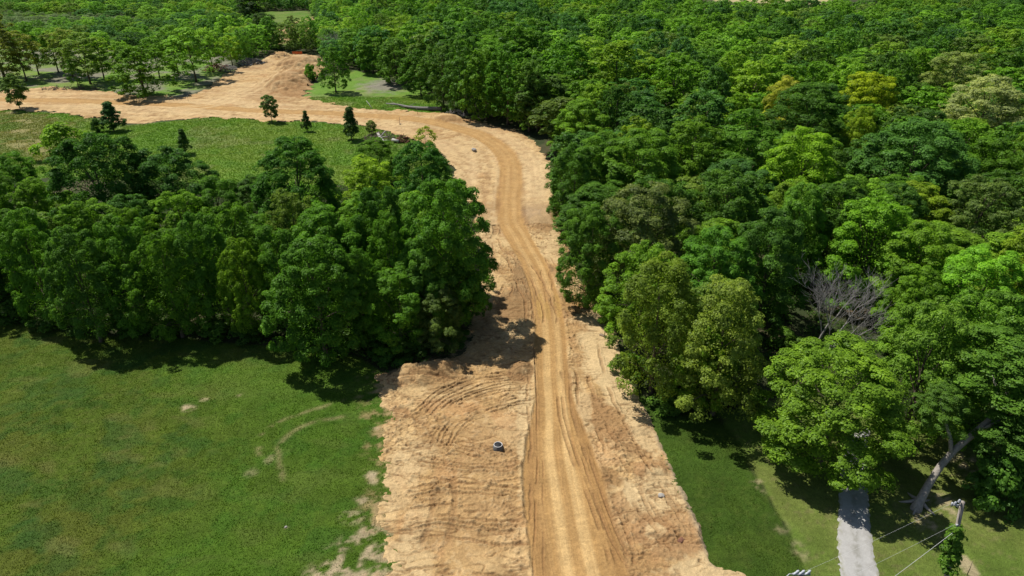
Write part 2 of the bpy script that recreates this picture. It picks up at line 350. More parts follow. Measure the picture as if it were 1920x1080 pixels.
# ------------------------------------------------------------------ the graded strip: one relief sheet near, one far
def spread_line(ln, off):
    t = np.gradient(ln, axis=0); t /= np.linalg.norm(t, axis=1)[:, None] + 1e-9
    return ln + np.stack([t[:, 1], -t[:, 0]], 1) * off
RUTS = []       # (path, half width, depth, berm, tread pitch, wander)
def rut(px, w=.30, d=.09, b=.06, tread=0.0, offs=(0,), wob=.7):
    ln = smooth_line(GP(px), .6)
    for o in offs: RUTS.append((spread_line(ln, o) if o else ln, w * (.6 if w < .33 else .8), d, b, tread, wob))
rut([(1005, 716), (985, 719), (911, 730), (850, 757), (814, 790)], .22, .10, .07, 0, (-1.3, -.75, -.15, .3, .9, 1.5, 2.2, 2.7))
rut([(985, 752), (930, 764), (880, 782), (850, 806), (828, 850)], .24, .09, .06, 0, (-.5, 0, .6, 1.0, 1.5))
rut([(838, 822), (876, 836), (920, 848), (960, 856)], .20, .10, .08, 0, (-.9, -.4, .2, .7, 1.2))
rut([(716, 734), (750, 740), (790, 760), (830, 800)], .35, .06, .05, 0, (0, 1.6))
rut([(770, 860), (830, 872), (900, 880), (990, 872)], .25, .07, .06, .30, (-.6, 0, .5, 1.9))
rut([(750, 925), (820, 915), (900, 918), (995, 930)], .25, .08, .07, .30, (-.6, 0, .5, 2.0))
rut([(760, 985), (830, 975), (900, 985), (992, 990)], .28, .09, .08, .30, (-.6, 0, .5, 1.8))
rut([(740, 1045), (830, 1030), (900, 1042), (990, 1050)], .26, .08, .07, .30, (0, 1.7))
rut([(780, 1080), (800, 1000), (812, 930), (810, 880)], .35, .05, .04, 0, (0, 1.9))
rut([(1000, 1090), (1004, 960), (1008, 850), (1006, 760), (1003, 680), (1000, 620)], .16, .12, .10, 0, (0,), .18)
rut([(1020, 1090), (1018, 960), (1018, 850)], .14, .06, .05, 0, (0,), .2)
rut([(990, 700), (988, 780), (994, 850), (996, 950), (985, 1050)], .25, .08, .06)
rut([(1075, 690), (1085, 780), (1110, 860), (1150, 950), (1190, 1060)], .3, .08, .06, .32, (-.2, .5, 1.4, 1.9), .3)
rut([(1090, 640), (1110, 740), (1150, 820), (1210, 930), (1290, 1040)], .32, .08, .08, .34, (-1.9, 0, 1.3))
rut([(1150, 800), (1200, 850), (1250, 940), (1300, 1010)], .32, .07, .08, .34, (0, 2.0))
rut([(1180, 1075), (1140, 1000), (1115, 930), (1090, 850)], .22, .10, .07, 0, (0, .7), .4)
rut([(1085, 880), (1120, 892), (1160, 905)], .35, .03, .18); rut([(1090, 905), (1130, 925), (1150, 950)], .35, .03, .15)
rut([(1035, 480), (1050, 520), (1058, 570)], .25, .07, .05, 0, (-1.2, 0, 1.2, 2.4)); rut([(930, 470), (970, 510), (998, 570), (1003, 610)], .3, .12, .08, 0, (-2.8, -1.3, 0, 1.0))
rut([(915, 440), (935, 480), (948, 520), (940, 560)], .3, .10, .08, 0, (-1.2, .3, 1.6)); rut([(935, 330), (938, 380), (928, 420), (925, 450)], .5, .16, .12)
rut([(840, 290), (880, 310), (905, 350), (915, 400)], .35, .08, .06, 0, (-2, 0, 2)); rut([(1000, 280), (1010, 320), (1000, 360)], .35, .07, .06, 0, (-2.2, 0, 2.2))
rut([(1035, 560), (1090, 590), (1120, 610)], .25, .05, .05, 0, (0, 1.5))
MOUNDS = [(800, 702, 5.2, 3.2, 1.25), (760, 712, 3.6, 2.4, .6), (845, 690, 2.6, 2.0, .5), (972, 690, 1.2, 1.4, .45), (985, 692, 1.0, 1.2, .35), (1010, 412, 3.4, 4.5, .7), (1025, 400, 2.2, 3.2, .45), (1115, 560, 2.2, 3, .4),
          (920, 560, 1.4, 3.0, .4), (925, 600, 1.3, 2.5, .45), (1150, 770, 1.3, 2.0, .3), (1115, 730, 1.4, 1.8, .25), (1200, 800, 1.9, 1.6, .3), (1225, 880, 1.8, 1.3, .35), (1255, 1000, 2.8, 1.3, .4), (1300, 1020, 1.6, 1.0, .3),
          (1250, 1040, 3.2, .8, .25), (840, 222, 7, 6, 1.0), (548, 150, 11, 24, 3.0), (562, 122, 11, 20, 3.0), (520, 106, 7, 14, 1.5)]
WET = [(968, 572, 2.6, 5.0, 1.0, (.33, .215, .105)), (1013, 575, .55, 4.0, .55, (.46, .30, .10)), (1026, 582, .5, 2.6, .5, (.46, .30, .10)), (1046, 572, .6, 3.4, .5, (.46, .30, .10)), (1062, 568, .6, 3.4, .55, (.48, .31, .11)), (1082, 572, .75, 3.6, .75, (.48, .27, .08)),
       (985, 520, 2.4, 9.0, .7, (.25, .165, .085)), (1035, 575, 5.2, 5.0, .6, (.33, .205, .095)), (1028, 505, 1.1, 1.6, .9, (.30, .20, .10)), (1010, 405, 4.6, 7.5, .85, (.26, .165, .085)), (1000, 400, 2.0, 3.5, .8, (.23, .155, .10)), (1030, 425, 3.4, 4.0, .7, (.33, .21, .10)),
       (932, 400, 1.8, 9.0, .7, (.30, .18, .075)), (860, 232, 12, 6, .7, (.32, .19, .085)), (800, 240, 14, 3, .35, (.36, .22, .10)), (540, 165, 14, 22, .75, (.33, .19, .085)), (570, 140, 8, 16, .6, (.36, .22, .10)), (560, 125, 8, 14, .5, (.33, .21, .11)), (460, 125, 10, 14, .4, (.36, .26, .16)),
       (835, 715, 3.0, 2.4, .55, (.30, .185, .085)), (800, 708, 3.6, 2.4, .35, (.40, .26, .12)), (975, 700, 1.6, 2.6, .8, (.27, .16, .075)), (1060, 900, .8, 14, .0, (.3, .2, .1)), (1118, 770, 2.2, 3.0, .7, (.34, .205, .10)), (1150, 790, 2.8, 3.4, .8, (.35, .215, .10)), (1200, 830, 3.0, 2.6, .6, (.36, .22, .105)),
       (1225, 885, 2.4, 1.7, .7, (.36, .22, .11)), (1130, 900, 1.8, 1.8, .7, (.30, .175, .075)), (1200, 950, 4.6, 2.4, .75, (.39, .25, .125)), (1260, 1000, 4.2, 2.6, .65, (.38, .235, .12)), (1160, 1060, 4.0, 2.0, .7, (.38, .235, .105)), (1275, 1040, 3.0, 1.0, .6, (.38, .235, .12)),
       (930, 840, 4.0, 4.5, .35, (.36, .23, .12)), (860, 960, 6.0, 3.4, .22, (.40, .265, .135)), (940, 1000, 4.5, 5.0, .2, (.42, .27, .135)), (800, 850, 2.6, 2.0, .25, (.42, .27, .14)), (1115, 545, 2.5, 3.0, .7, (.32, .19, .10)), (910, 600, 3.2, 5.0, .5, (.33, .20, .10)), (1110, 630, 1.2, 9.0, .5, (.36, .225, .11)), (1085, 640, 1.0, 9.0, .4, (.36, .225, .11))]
PALE = [(1140, 650, 3.4, 12, .9), (1165, 720, 2.6, 7, .9), (1205, 790, 1.8, 5, .8), (1235, 930, 3.2, 3.0, .95), (1230, 1000, 1.2, 1.0, .8), (1380, 1085, 6, 2.5, .95), (1095, 770, .9, 5, .6), (1105, 600, 2.0, 3.0, .8), (785, 850, 2.0, 3.0, .5), (745, 900, 2.0, 4.0, .5),
        (985, 800, .9, 8, .8), (990, 900, .9, 5, .7), (765, 1050, 2.2, 3.0, .6), (780, 990, 1.4, 3.0, .5), (1010, 330, 4.0, 18, .7), (850, 300, 8, 22, .6), (910, 440, 2.4, 14, .6), (700, 236, 40, 5, .5), (250, 205, 90, 7, .45), (1040, 460, 2.5, 7, .6), (450, 175, 12, 18, .4), (960, 640, 1.2, 4.0, .4)]
LIGHT, MID = np.array((.63, .462, .240)), np.array((.52, .35, .163))
def dirt_sheet(X, Y, near):
    n1 = fbm(X / 7, Y / 7, 41, 4); n2 = fbm(X / 1.8, Y / 1.8, 42, 4); n3 = fbm(X / .5, Y / .5, 43, 3); nf = fbm(X / .22, Y / .22, 44, 2)
    sd = dirt_sd(X, Y)
    c = np.empty(X.shape + (3,)); c[:] = MID; c = mixc(c, ss(.32, .52, n1), LIGHT); c = mixc(c, ss(.54, .70, n2) * .55, (.37, .235, .11)); c = mixc(c, ss(.57, .72, fbm(X / 3.2, Y / 3.2, 47, 4)) * .45, (.50, .285, .135)); c = mixc(c, ss(.56, .68, n3) * .35, (.66, .50, .29))
    rough = ss(.40, .62, fbm(X / 4.5, Y / 4.5, 45, 3))
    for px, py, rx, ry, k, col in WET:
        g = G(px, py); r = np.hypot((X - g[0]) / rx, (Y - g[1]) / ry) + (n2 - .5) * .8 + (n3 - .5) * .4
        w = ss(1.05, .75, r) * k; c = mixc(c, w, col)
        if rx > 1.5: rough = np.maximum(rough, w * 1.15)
    for px, py, rx, ry, k in PALE:
        g = G(px, py); r = np.hypot((X - g[0]) / rx, (Y - g[1]) / ry) + (n2 - .5) * 1.0 + (n3 - .5) * .3
        w = ss(1.05, .75, r) * k; c = mixc(c, w, (.63, .485, .275)); rough = rough * (1 - .75 * w)
    g = G(968, 572); smooth_pad = ss(1.1, .8, np.hypot((X - g[0]) / 2.6, (Y - g[1]) / 4.2)); rough *= 1 - smooth_pad
    # lane coordinates
    lat, al = path_coords(X, Y, LANE)
    wl = 2.0 + 1.7 * ss(66, 48, Y) + .5 * ss(90, 130, Y); wr = 1.7 + 1.9 * ss(66, 48, Y) + .5 * ss(90, 130, Y)
    edge = (n3 - .5) * .22 + (n2 - .5) * .12
    inl = ss(-.25, .15, np.minimum(lat + wl, wr - lat) + edge)
    rough *= 1 - .92 * inl
    z = (fbm(X / 8, Y / 8, 51, 3) - .5) * .25 + (n2 - .5) * (.06 + .06 * rough) + (n3 - .5) * (.035 + .09 * rough)
    clod = np.clip(nf - .50, 0, 1) * (.22 + rough) * .26
    lump = np.clip(n3 - .57, 0, 1) * (.05 + rough) * .40
    crack = np.exp(-(np.abs(fbm(X / 2.6, Y / 1.1, 53, 3) - .5) / .020) ** 2) * (1 - inl) * ss(.30, .44, n1)
    cw = fbm(X / 5.5, Y / 1.6, 57, 4); crack2 = np.exp(-(np.abs(cw - .52) / .022) ** 2) * (1 - inl) * ss(.36, .5, n2)
    crack3 = np.exp(-(np.abs(fbm(X / 1.5 + n1 * 2, Y / .55, 63, 3) - .5) / .032) ** 2) * (1 - inl) * ss(.44, .58, fbm(X / 3.1, Y / 3.1, 64, 3)) * .8
    crack = np.clip(crack + crack2 + crack3, 0, 1)
    z = z + clod + lump - crack * .13
    c = mixc(c, crack * .62, (.22, .12, .052)); c = mixc(c, np.clip(clod * 3.0, 0, .45), (.36, .22, .105))  # crack grooves' thin shadows are painted into the colour; clods browner
    for px, py, rx, ry, h in MOUNDS:
        g = G(px, py); r = np.hypot((X - g[0]) / rx, (Y - g[1]) / ry) + (n2 - .5) * .5
        z = z + h * ss(1.0, .05, r) * (1 - inl)
    # the packed haul lane: flat, dished, with two polished wheel bands and fine lengthwise scoring
    streak = vn(lat * 5.5, al * .06, 61) * .6 + vn(lat * 13, al * .15, 62) * .4
    lane_c = mixc(np.broadcast_to(np.array((.43, .265, .105)), c.shape).copy(), ss(.3, .7, streak) * .6, (.51, .325, .14))
    lane_c = mixc(lane_c, ss(.60, .78, streak) * .45, (.34, .20, .078))
    sc = 1 + .25 * ss(66, 48, Y)
    for o, w in ((-.75, .42), (.75, .42)):
        bnd = np.exp(-((lat - o * sc - (vn(al / 6, al * 0, 66) - .5) * .35) / (w * sc)) ** 4); lane_c = mixc(lane_c, bnd * (.95 - .30 * ss(62, 80, Y) - .35 * ss(85, 125, Y)) * (.75 + .5 * (streak - .5)), (.69, .49, .235))
    lane_c = mixc(lane_c, np.exp(-((lat - wr * .88) / .6) ** 2) * .75 * ss(90, 60, Y), (.335, .195, .078)); lane_c = mixc(lane_c, np.exp(-((lat + wl * .80) / .6) ** 2) * .6 * ss(75, 52, Y), (.335, .195, .08))
    wetl = np.exp(-((Y - G(1035, 572)[1]) / 4.5) ** 2) + .5 * np.exp(-((Y - G(1000, 510)[1]) / 7) ** 2) * ss(.5, -1, lat)
    lane_c = mixc(lane_c, np.clip(wetl * ss(.35, .65, streak), 0, 1) * .75, (.33, .205, .095))
    for px, py, rx, ry, k, col in WET[1:6]:
        g = G(px, py); r = np.hypot((X - g[0]) / rx, (Y - g[1]) / ry) + (n3 - .5) * .5; lane_c = mixc(lane_c, ss(1.05, .8, r) * k, col)
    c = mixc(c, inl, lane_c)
    z = z * (1 - .80 * inl) + inl * (-.07 + (streak - .5) * .05)
    z = z + .11 * np.exp(-((lat + wl + .22 + edge) / .16) ** 2) * (.5 + n3) * ss(100, 70, Y) + .07 * np.exp(-((lat - wr - .25 + edge) / .25) ** 2) * (.4 + n3)
    tread_lane = np.sin(al * 2 * math.pi / .45 + vn(lat * 3, al * .5, 68) * 3) * inl * .010 * ss(.4, .7, n2 + .1)
    z = z + tread_lane
    for ln, w, d, b, tp, wob in RUTS:
        q = near_path(X, Y, ln, w * 4 + .3)
        if not len(q[0]): continue
        la, a = path_coords(X[q], Y[q], ln); la = la + ((n2[q] - .5) * .5 + (n3[q] - .5) * .2 + (fbm(X[q] / 3.4 + a[0], Y[q] / 3.4, 58, 2) - .5) * .8) * wob
        tot = a.max() if len(a) else 1; fade = ss(0, 1.2, a) * ss(tot, tot - 1.2, a) * ss(.34, .50, fbm(X[q] / 3.2 + 3.1 * len(ln), Y[q] / 3.2, 59, 3))
        prof = -d * np.exp(-(la / w) ** 4) + b * np.exp(-((np.abs(la) - w * 1.35) / (w * .38)) ** 2) * (.3 + 1.4 * n3[q])
        if tp: prof = prof + .022 * np.sin(a * 2 * math.pi / tp) * np.exp(-(la / (w * 1.1)) ** 4)
        z[q] += prof * fade
        c[q] = mixc(c[q], np.exp(-(la / w) ** 4) * fade * .5, (.29, .17, .078))
    q = near_path(X, Y, SPUR, 9)
    if len(q[0]):
        la, a = path_coords(X[q], Y[q], SPUR)
        for o in (-1.6, .6, 3.6): c[q] = mixc(c[q], np.exp(-((la - o) / .7) ** 2) * .7, (.66, .50, .28))
    if not near:                                   # long scraper marks on the far stretch
        st = vn(X * .05 + lat * 0, lat * .9, 71); c = mixc(c, ss(.55, .75, st) * .35 * (1 - inl), (.36, .225, .11)); c = mixc(c, ss(.6, .8, vn(X * .04, lat * .5, 72)) * .4 * (1 - inl), (.66, .50, .29))
    # straw and washed silt along the lawn edge
    q = near_path(X, Y, GP([(1205, 750), (1216, 772), (1236, 822), (1266, 892), (1296, 962), (1322, 1030), (1336, 1062)]), 1.6)
    if len(q[0]):
        ln = smooth_line(GP([(1205, 750), (1216, 772), (1236, 822), (1266, 892), (1296, 962), (1322, 1030), (1336, 1062)])); la, a = path_coords(X[q], Y[q], ln)
        w = np.exp(-(la / .34) ** 2) * ss(.25, .45, n2[q]); c[q] = mixc(c[q], w * .85, (.34, .29, .20)); z[q] += w * .14 * (.3 + 1.4 * n3[q])
    c = c * np.array((.725, .692, .64))
    rim = ss(-.45, .30, sd)
    z = ground_z(X, Y) - .16 * (1 - rim) + rim * (.05 + z)
    return c, z, sd
def build_dirt(name, xs, ys, near):
    X, Y = np.meshgrid(xs, ys); c, z, sd = dirt_sheet(X, Y, near)
    k = sd > -.5; keep = k[:-1, :-1] & k[1:, :-1] & k[:-1, 1:] & k[1:, 1:]
    f = grid_faces(len(xs), len(ys), keep); used, inv = np.unique(f, return_inverse=True)
    me = big_mesh(name, np.stack([X, Y, z], -1).reshape(-1, 3)[used], inv.reshape(f.shape), colors={"albedo": c.reshape(-1, 3)[used]}, smooth=True)
    return tag(link(name, me, M["dirt"]), kind="structure")
SPLIT = 112.0
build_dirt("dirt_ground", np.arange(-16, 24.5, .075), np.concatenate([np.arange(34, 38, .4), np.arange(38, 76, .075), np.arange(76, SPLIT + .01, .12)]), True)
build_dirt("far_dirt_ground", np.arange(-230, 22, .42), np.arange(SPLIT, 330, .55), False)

def drive():
    X, Y = np.meshgrid(np.arange(14, 40, .12), np.arange(34, 64, .15))
    sd = sdist(X, Y, DRIVE) + (fbm(X / .35, Y / .35, 81, 3) - .5) * .35
    ln = smooth_line(GP([(1630, 1200), (1612, 1080), (1604, 1030), (1601, 960), (1602, 900), (1606, 840), (1611, 800)])); la, al = path_coords(X, Y, ln)
    n = fbm(X / 1.5, Y / 1.5, 82, 4); nf = fbm(X / .3, Y / .3, 83, 3)
    c = np.empty(X.shape + (3,)); c[:] = (.335, .328, .312); c = mixc(c, ss(.35, .65, n) * .6, (.27, .26, .242)); c = mixc(c, ss(.55, .7, nf) * .4, (.40, .39, .375)); c = mixc(c, np.exp(-(la / .32) ** 2) * ss(.35, .65, nf) * .7, (.19, .185, .155)); c = mixc(c, ss(.35, -.1, sd) * ss(.4, .6, nf) * .8, (.16, .165, .07))
    z = ground_z(X, Y) + .03 * ss(-.1, .3, sd) + .02 - .06 * ss(.1, -.2, sd) + .02 * np.exp(-(la / .3) ** 2)
    k = sd > -.25; keep = k[:-1, :-1] & k[1:, :-1] & k[:-1, 1:] & k[1:, 1:]
    f = grid_faces(X.shape[1], X.shape[0], keep); used, inv = np.unique(f, return_inverse=True)
    me = big_mesh("gravel_driveway", np.stack([X, Y, z], -1).reshape(-1, 3)[used], inv.reshape(f.shape), colors={"albedo": c.reshape(-1, 3)[used]}, smooth=True)
    tag(link("gravel_driveway", me, M["gravel"]), kind="structure")
drive()

# ------------------------------------------------------------------ grass as ground cover
def grass(name, box, dens, hgt, wid, polys, seed, label):
    rg = np.random.default_rng(seed); x0, x1, y0, y1 = box; n = int((x1 - x0) * (y1 - y0) * dens)
    X = rg.uniform(x0, x1, n); Y = rg.uniform(y0, y1, n)
    m = np.zeros(n, bool)
    for p in polys: m |= sdist(X, Y, p) > -.1
    # only what the camera could see, from here or a few steps aside
    d = depth_of(X, Y, 0); m &= (np.abs(X) / d < (1.02 if y1 < 100 else .80)) & (dirt_sd(X, Y) < .30 * rg.random(n) ** 2 - .08) & (sdist(X, Y, DRIVE) < -.05)
    X, Y = X[m], Y[m]; n = len(X)
    col = ground_col(X, Y); clump = fbm(X / .9, Y / .9, seed + 5, 3); bare = col[:, 0] > .2
    k = ~bare | (rg.random(n) < .22); wd = bare & (rg.random(n) < .6); col[wd] = (.035, .085, .022); X, Y, col, clump = X[k], Y[k], col[k], clump[k]; n = len(X)
    h = hgt * (.45 + .9 * clump) * rg.uniform(.6, 1.3, n); w = wid * rg.uniform(.6, 1.4, n)
    az = rg.uniform(0, 2 * math.pi, n); le = rg.uniform(.2, 1.1, n) * h; la = rg.uniform(0, 2 * math.pi, n)
    z = ground_z(X, Y) - .02
    a = np.stack([X - np.cos(az) * w / 2, Y - np.sin(az) * w / 2, z], 1); b = np.stack([X + np.cos(az) * w / 2, Y + np.sin(az) * w / 2, z], 1)
    t = np.stack([X + np.cos(la) * le, Y + np.sin(la) * le, z + h], 1)
    co = np.stack([a, b, t], 1).reshape(-1, 3); f = np.arange(3 * n).reshape(-1, 3)
    tint = np.clip(.5 + (rg.random(n) - .5) * .35 + (clump - .5) * .6, 0, 1)
    me = big_mesh(name, co, f, attrs={"tint": np.repeat(tint, 3)}, colors={"albedo": np.repeat(col * 1.25, 3, 0)})
    tag(link(name, me, M["grass"]), label, "grass", kind="stuff")
grass("meadow_grass", (-92, -6, 34, 80), 115, .10, .08, [MEADOW], 201, "rough green pasture grass in front of the dense tree row")
grass("lawn_grass", (6, 26, 37, 66), 120, .09, .07, [LAWN], 202, "deep green lawn strip along the graded dirt")
grass("yard_grass", (14, 66, 34, 70), 60, .06, .08, [YARD], 203, "short yellowish yard grass around the gravel driveway")
grass("field_grass", (-190, 10, 112, 215), 22, .22, .22, [FARMEADOW, ISLAND], 204, "rough field grass behind the tree row and beside the far dirt track")
# ------------------------------------------------------------------ tree kinds
def unit(v): return v / (np.linalg.norm(v, axis=-1, keepdims=True) + 1e-9)
def leaf_quads(pos, nrm, size, rg, aspect=.62):
    n = len(pos); r = rg.normal(size=(n, 3)); t = unit(r - nrm * (r * nrm).sum(1, keepdims=True)); b = np.cross(nrm, t)
    L = (size * rg.uniform(.7, 1.35, n))[:, None] * .5; W = L * aspect
    co = np.stack([pos - t * L, pos + b * W + nrm * L * .12, pos + t * L, pos - b * W + nrm * L * .12], 1).reshape(-1, 3)
    return co, np.arange(4 * n).reshape(-1, 4)
PROFILES = {
    "round": lambda t: np.sqrt(np.clip(1 - (2 * np.clip((t - .04) / .96, 0, 1) - .92) ** 2 / 1.17, 0.02, 1)),
    "full": lambda t: np.where(t > .32, np.sqrt(np.clip(1 - ((t - .32) / .72) ** 2, .02, 1)), .72 + .28 * np.sin(np.clip(t / .32, 0, 1) * 1.5708)),
    "broad": lambda t: np.clip(1 - np.abs(t - .42) ** 2.2 * 2.6, .08, 1) ** .8,
    "dome": lambda t: np.sqrt(np.clip(1 - t ** 2.2, .02, 1)) * ss(-.12, .22, t),
    "cone": lambda t: np.clip(1.04 - t, .03, 1) ** .75 * ss(-.10, .16, t),
    "column": lambda t: np.sqrt(np.clip(1 - (2 * t - .9) ** 2 / 1.25, .03, 1)),
    "vase": lambda t: ss(-.5, .55, t) * np.sqrt(np.clip(1.02 - t ** 4, .02, 1)),
}
def crown_points(seed, R, z0, z1, prof, lobes, lobe_r, tufts, tuft_r, leaves, leaf, flat=.7, up=.55, ragged=.16, core=.12):
    """leaf sprays: tufts seated on the outsides of lobes that sit on an uneven crown outline"""
    rg = np.random.default_rng(seed); f = PROFILES[prof]; H = z1 - z0; LC = []; LR = []; LD = []
    ph = rg.uniform(0, 6.28, 4); az_amp = lambda a: 1 + ragged * (np.sin(a * 2 + ph[0]) + .7 * np.sin(a * 3 + ph[1]) + .6 * np.sin(a * 5 + ph[2]))
    for i in range(lobes):
        t = (i + .5) / lobes; t = np.clip(.02 + .96 * t ** .85 + rg.normal() * .03, 0, 1); a = i * 2.39996 + rg.normal() * .35
        rr = R * f(np.array([t]))[0] * az_amp(a) * rg.uniform(.80, 1.06)
        lr = R * lobe_r * rg.uniform(.7, 1.3) * (1 - .25 * t)
        rr = max(rr - lr * .75, 0.0)
        LC.append((math.cos(a) * rr, math.sin(a) * rr, z0 + H * t - lr * .55 * t)); LR.append(lr)
        LD.append((math.cos(a) * (1.1 - t * .8), math.sin(a) * (1.1 - t * .8), .25 + 1.1 * t))
    LC = np.array(LC); LR = np.array(LR); LD = unit(np.array(LD))
    d = unit(rg.normal(size=(lobes, tufts * 2, 3)) + LD[:, None] * 1.0)
    keep = (d * LD[:, None]).sum(-1) > -.25; tc = LC[:, None] + d * (LR[:, None, None] * rg.uniform(.80, 1.05, (lobes, tufts * 2, 1))) * np.array([1, 1, .82])
    lob_t = np.broadcast_to(rg.random((lobes, 1)), keep.shape)
    idx = np.nonzero(keep); pick = rg.permutation(len(idx[0]))[: lobes * tufts]; tc = tc[idx][pick]; td = d[idx][pick]; lt = lob_t[idx][pick]
    n = len(tc); tr = tuft_r * rg.uniform(.65, 1.35, n); tt = rg.random(n)
    o = unit(rg.normal(size=(n, leaves, 3)) + td[:, None] * .55 + np.array([0, 0, .65])) * (rg.random((n, leaves, 1)) ** .28); o[..., 2] *= flat
    pos = (tc[:, None] + o * tr[:, None, None]).reshape(-1, 3)
    nr = unit(unit(o) * .70 + td[:, None] * .25 + np.array([0, 0, up * .75]) + rg.normal(size=(n, leaves, 3)) * .30).reshape(-1, 3)
    tint = np.clip(.5 + (np.repeat(tt, leaves) - .5) * .45 + (np.repeat(lt, leaves) - .5) * .40 + (rg.random(n * leaves) - .5) * .45, 0, 1)
    m = int(len(pos) * core)                                            # sparse leaves inside
    if m:
        a = rg.uniform(0, 6.28, m); t = rg.random(m); rr = R * f(t) * np.sqrt(rg.random(m)) * .75
        pos = np.vstack([pos, np.stack([np.cos(a) * rr, np.sin(a) * rr, z0 + H * t * .92], 1)]); nr = np.vstack([nr, unit(rg.normal(size=(m, 3)) + (0, 0, .6))]); tint = np.concatenate([tint, rg.random(m)])
    pos[:, 2] = np.maximum(pos[:, 2], .12)
    return pos, nr, tint, LC, rg
def crown_mesh(name, leaf, **kw):
    pos, nr, tint, LC, rg = crown_points(leaf=leaf, **kw); co, f = leaf_quads(pos, nr, leaf, rg)
    return big_mesh(name, co, f, attrs={"tint": np.repeat(tint, 4)}), LC
def trunk_mesh(seed, H, r0, LC, z0, top=.8, limbs=9, n=8, lean=.25):
    rg = np.random.default_rng(seed); b = MB(); k = 9; pts = []; rad = []; ph = rg.uniform(0, 6.28)
    for i in range(k):
        t = i / (k - 1); pts.append((lean * t * t * 1.5 + math.sin(t * 4 + ph) * .12 * t, math.cos(t * 3 + ph) * .14 * t, -0.35 + t * (H * top + .35))); rad.append(r0 * (1.35 if i == 0 else 1 - .86 * t))
    b.tube(pts, rad, n); pts = np.array(pts)
    for j in rg.permutation(len(LC))[:limbs]:
        q = LC[j]; zs = max(min(q[2] * rg.uniform(.45, .75), H * top * .92), z0 * .8 + .3); i = np.searchsorted(pts[:, 2], zs); i = min(max(i, 1), k - 1)
        u = (zs - pts[i - 1][2]) / (pts[i][2] - pts[i - 1][2]); a = pts[i - 1] * (1 - u) + pts[i] * u; mid = (a + q) / 2 + np.array([0, 0, np.linalg.norm(q - a) * .10]); rl = r0 * .38 * (1 - .6 * zs / H)
        b.tube([a, a * .6 + mid * .4, mid, mid * .4 + q * .6 + (0, 0, .05), q], [rl, rl * .8, rl * .62, rl * .42, rl * .15], 5, False)
    return b.mesh("trunk")
KINDS = {}      # kind -> list of (crown mesh, trunk mesh, crown radius, height)
def kind(key, seeds, R, H, z0, prof, lobes, lobe_r, tufts, tuft_r, leaves, leaf, r0=.3, bark="bark", mat="leaf", limbs=9, top=.8, lean=.25, **kw):
    out = []
    for s in seeds:
        cm, LC = crown_mesh("crown", leaf, seed=s, R=R, z0=z0, z1=H, prof=prof, lobes=lobes, lobe_r=lobe_r, tufts=tufts, tuft_r=tuft_r, leaves=leaves, **kw)
        cm.materials.append(M[mat]); tm = trunk_mesh(s + 500, H, r0, LC, z0, top, limbs, lean=lean); tm.materials.append(M[bark]); out.append((cm, tm, R, H))
    KINDS[key] = out
# near kinds, leaf sprays about 0.3 m
kind("maple", (11, 12, 13), 5.0, 14.4, 1.6, "full", 112, .155, 12, .46, 42, .205, ragged=.13)
kind("grown", (21, 22, 23), 5.0, 14.4, 1.0, "full", 100, .170, 13, .48, 42, .205, ragged=.24)
kind("maple_close", (15, 16), 5.0, 14.4, 1.2, "full", 124, .15, 13, .40, 44, .185, ragged=.13)
kind("airy", (31, 32), 5.0, 14.4, 1.2, "full", 100, .165, 13, .50, 20, .24, flat=.5, ragged=.28, core=.18, up=.8)
kind("fine", (41, 42), 5.0, 13.5, 1.2, "full", 110, .15, 17, .38, 24, .20, ragged=.2, up=.4)
kind("bush", (51, 52, 53), 2.2, 3.6, .15, "dome", 16, .36, 16, .40, 13, .30, r0=.07, limbs=6, ragged=.3, top=.6)
kind("edge", (61, 62), 3.4, 17, 5.2, "column", 34, .34, 18, .60, 14, .42, r0=.26, limbs=10, ragged=.3)
# middle distance, leaf sprays about 0.55 m
kind("maple_mid", (111, 112, 113, 114), 5.0, 15, 1.6, "full", 90, .165, 8, .52, 15, .40, ragged=.14)
kind("grown_mid", (121, 122, 123, 124), 5.0, 15, 1.0, "full", 84, .175, 8, .55, 15, .40, ragged=.24)
kind("airy_mid", (131, 132), 5.0, 15, 1.2, "full", 84, .165, 9, .52, 11, .38, flat=.5, ragged=.28, up=.8)
kind("thin", (141, 142, 143), 3.6, 14, 2.8, "round", 60, .21, 11, .44, 13, .30, r0=.17, limbs=8, ragged=.3, core=.05)
kind("cedar", (151, 152), 1.5, 6.0, .9, "cone", 30, .34, 18, .26, 14, .22, r0=.10, limbs=8, ragged=.14)
kind("sapling", (161, 162), 1.4, 5.5, 1.05, "column", 34, .30, 18, .24, 15, .19, r0=.07, limbs=8, ragged=.2, core=.04)
kind("openyoung", (171,), 2.6, 6.2, 1.8, "dome", 26, .24, 9, .36, 7, .30, r0=.08, limbs=14, ragged=.2, core=.0, bark="pale_bark")

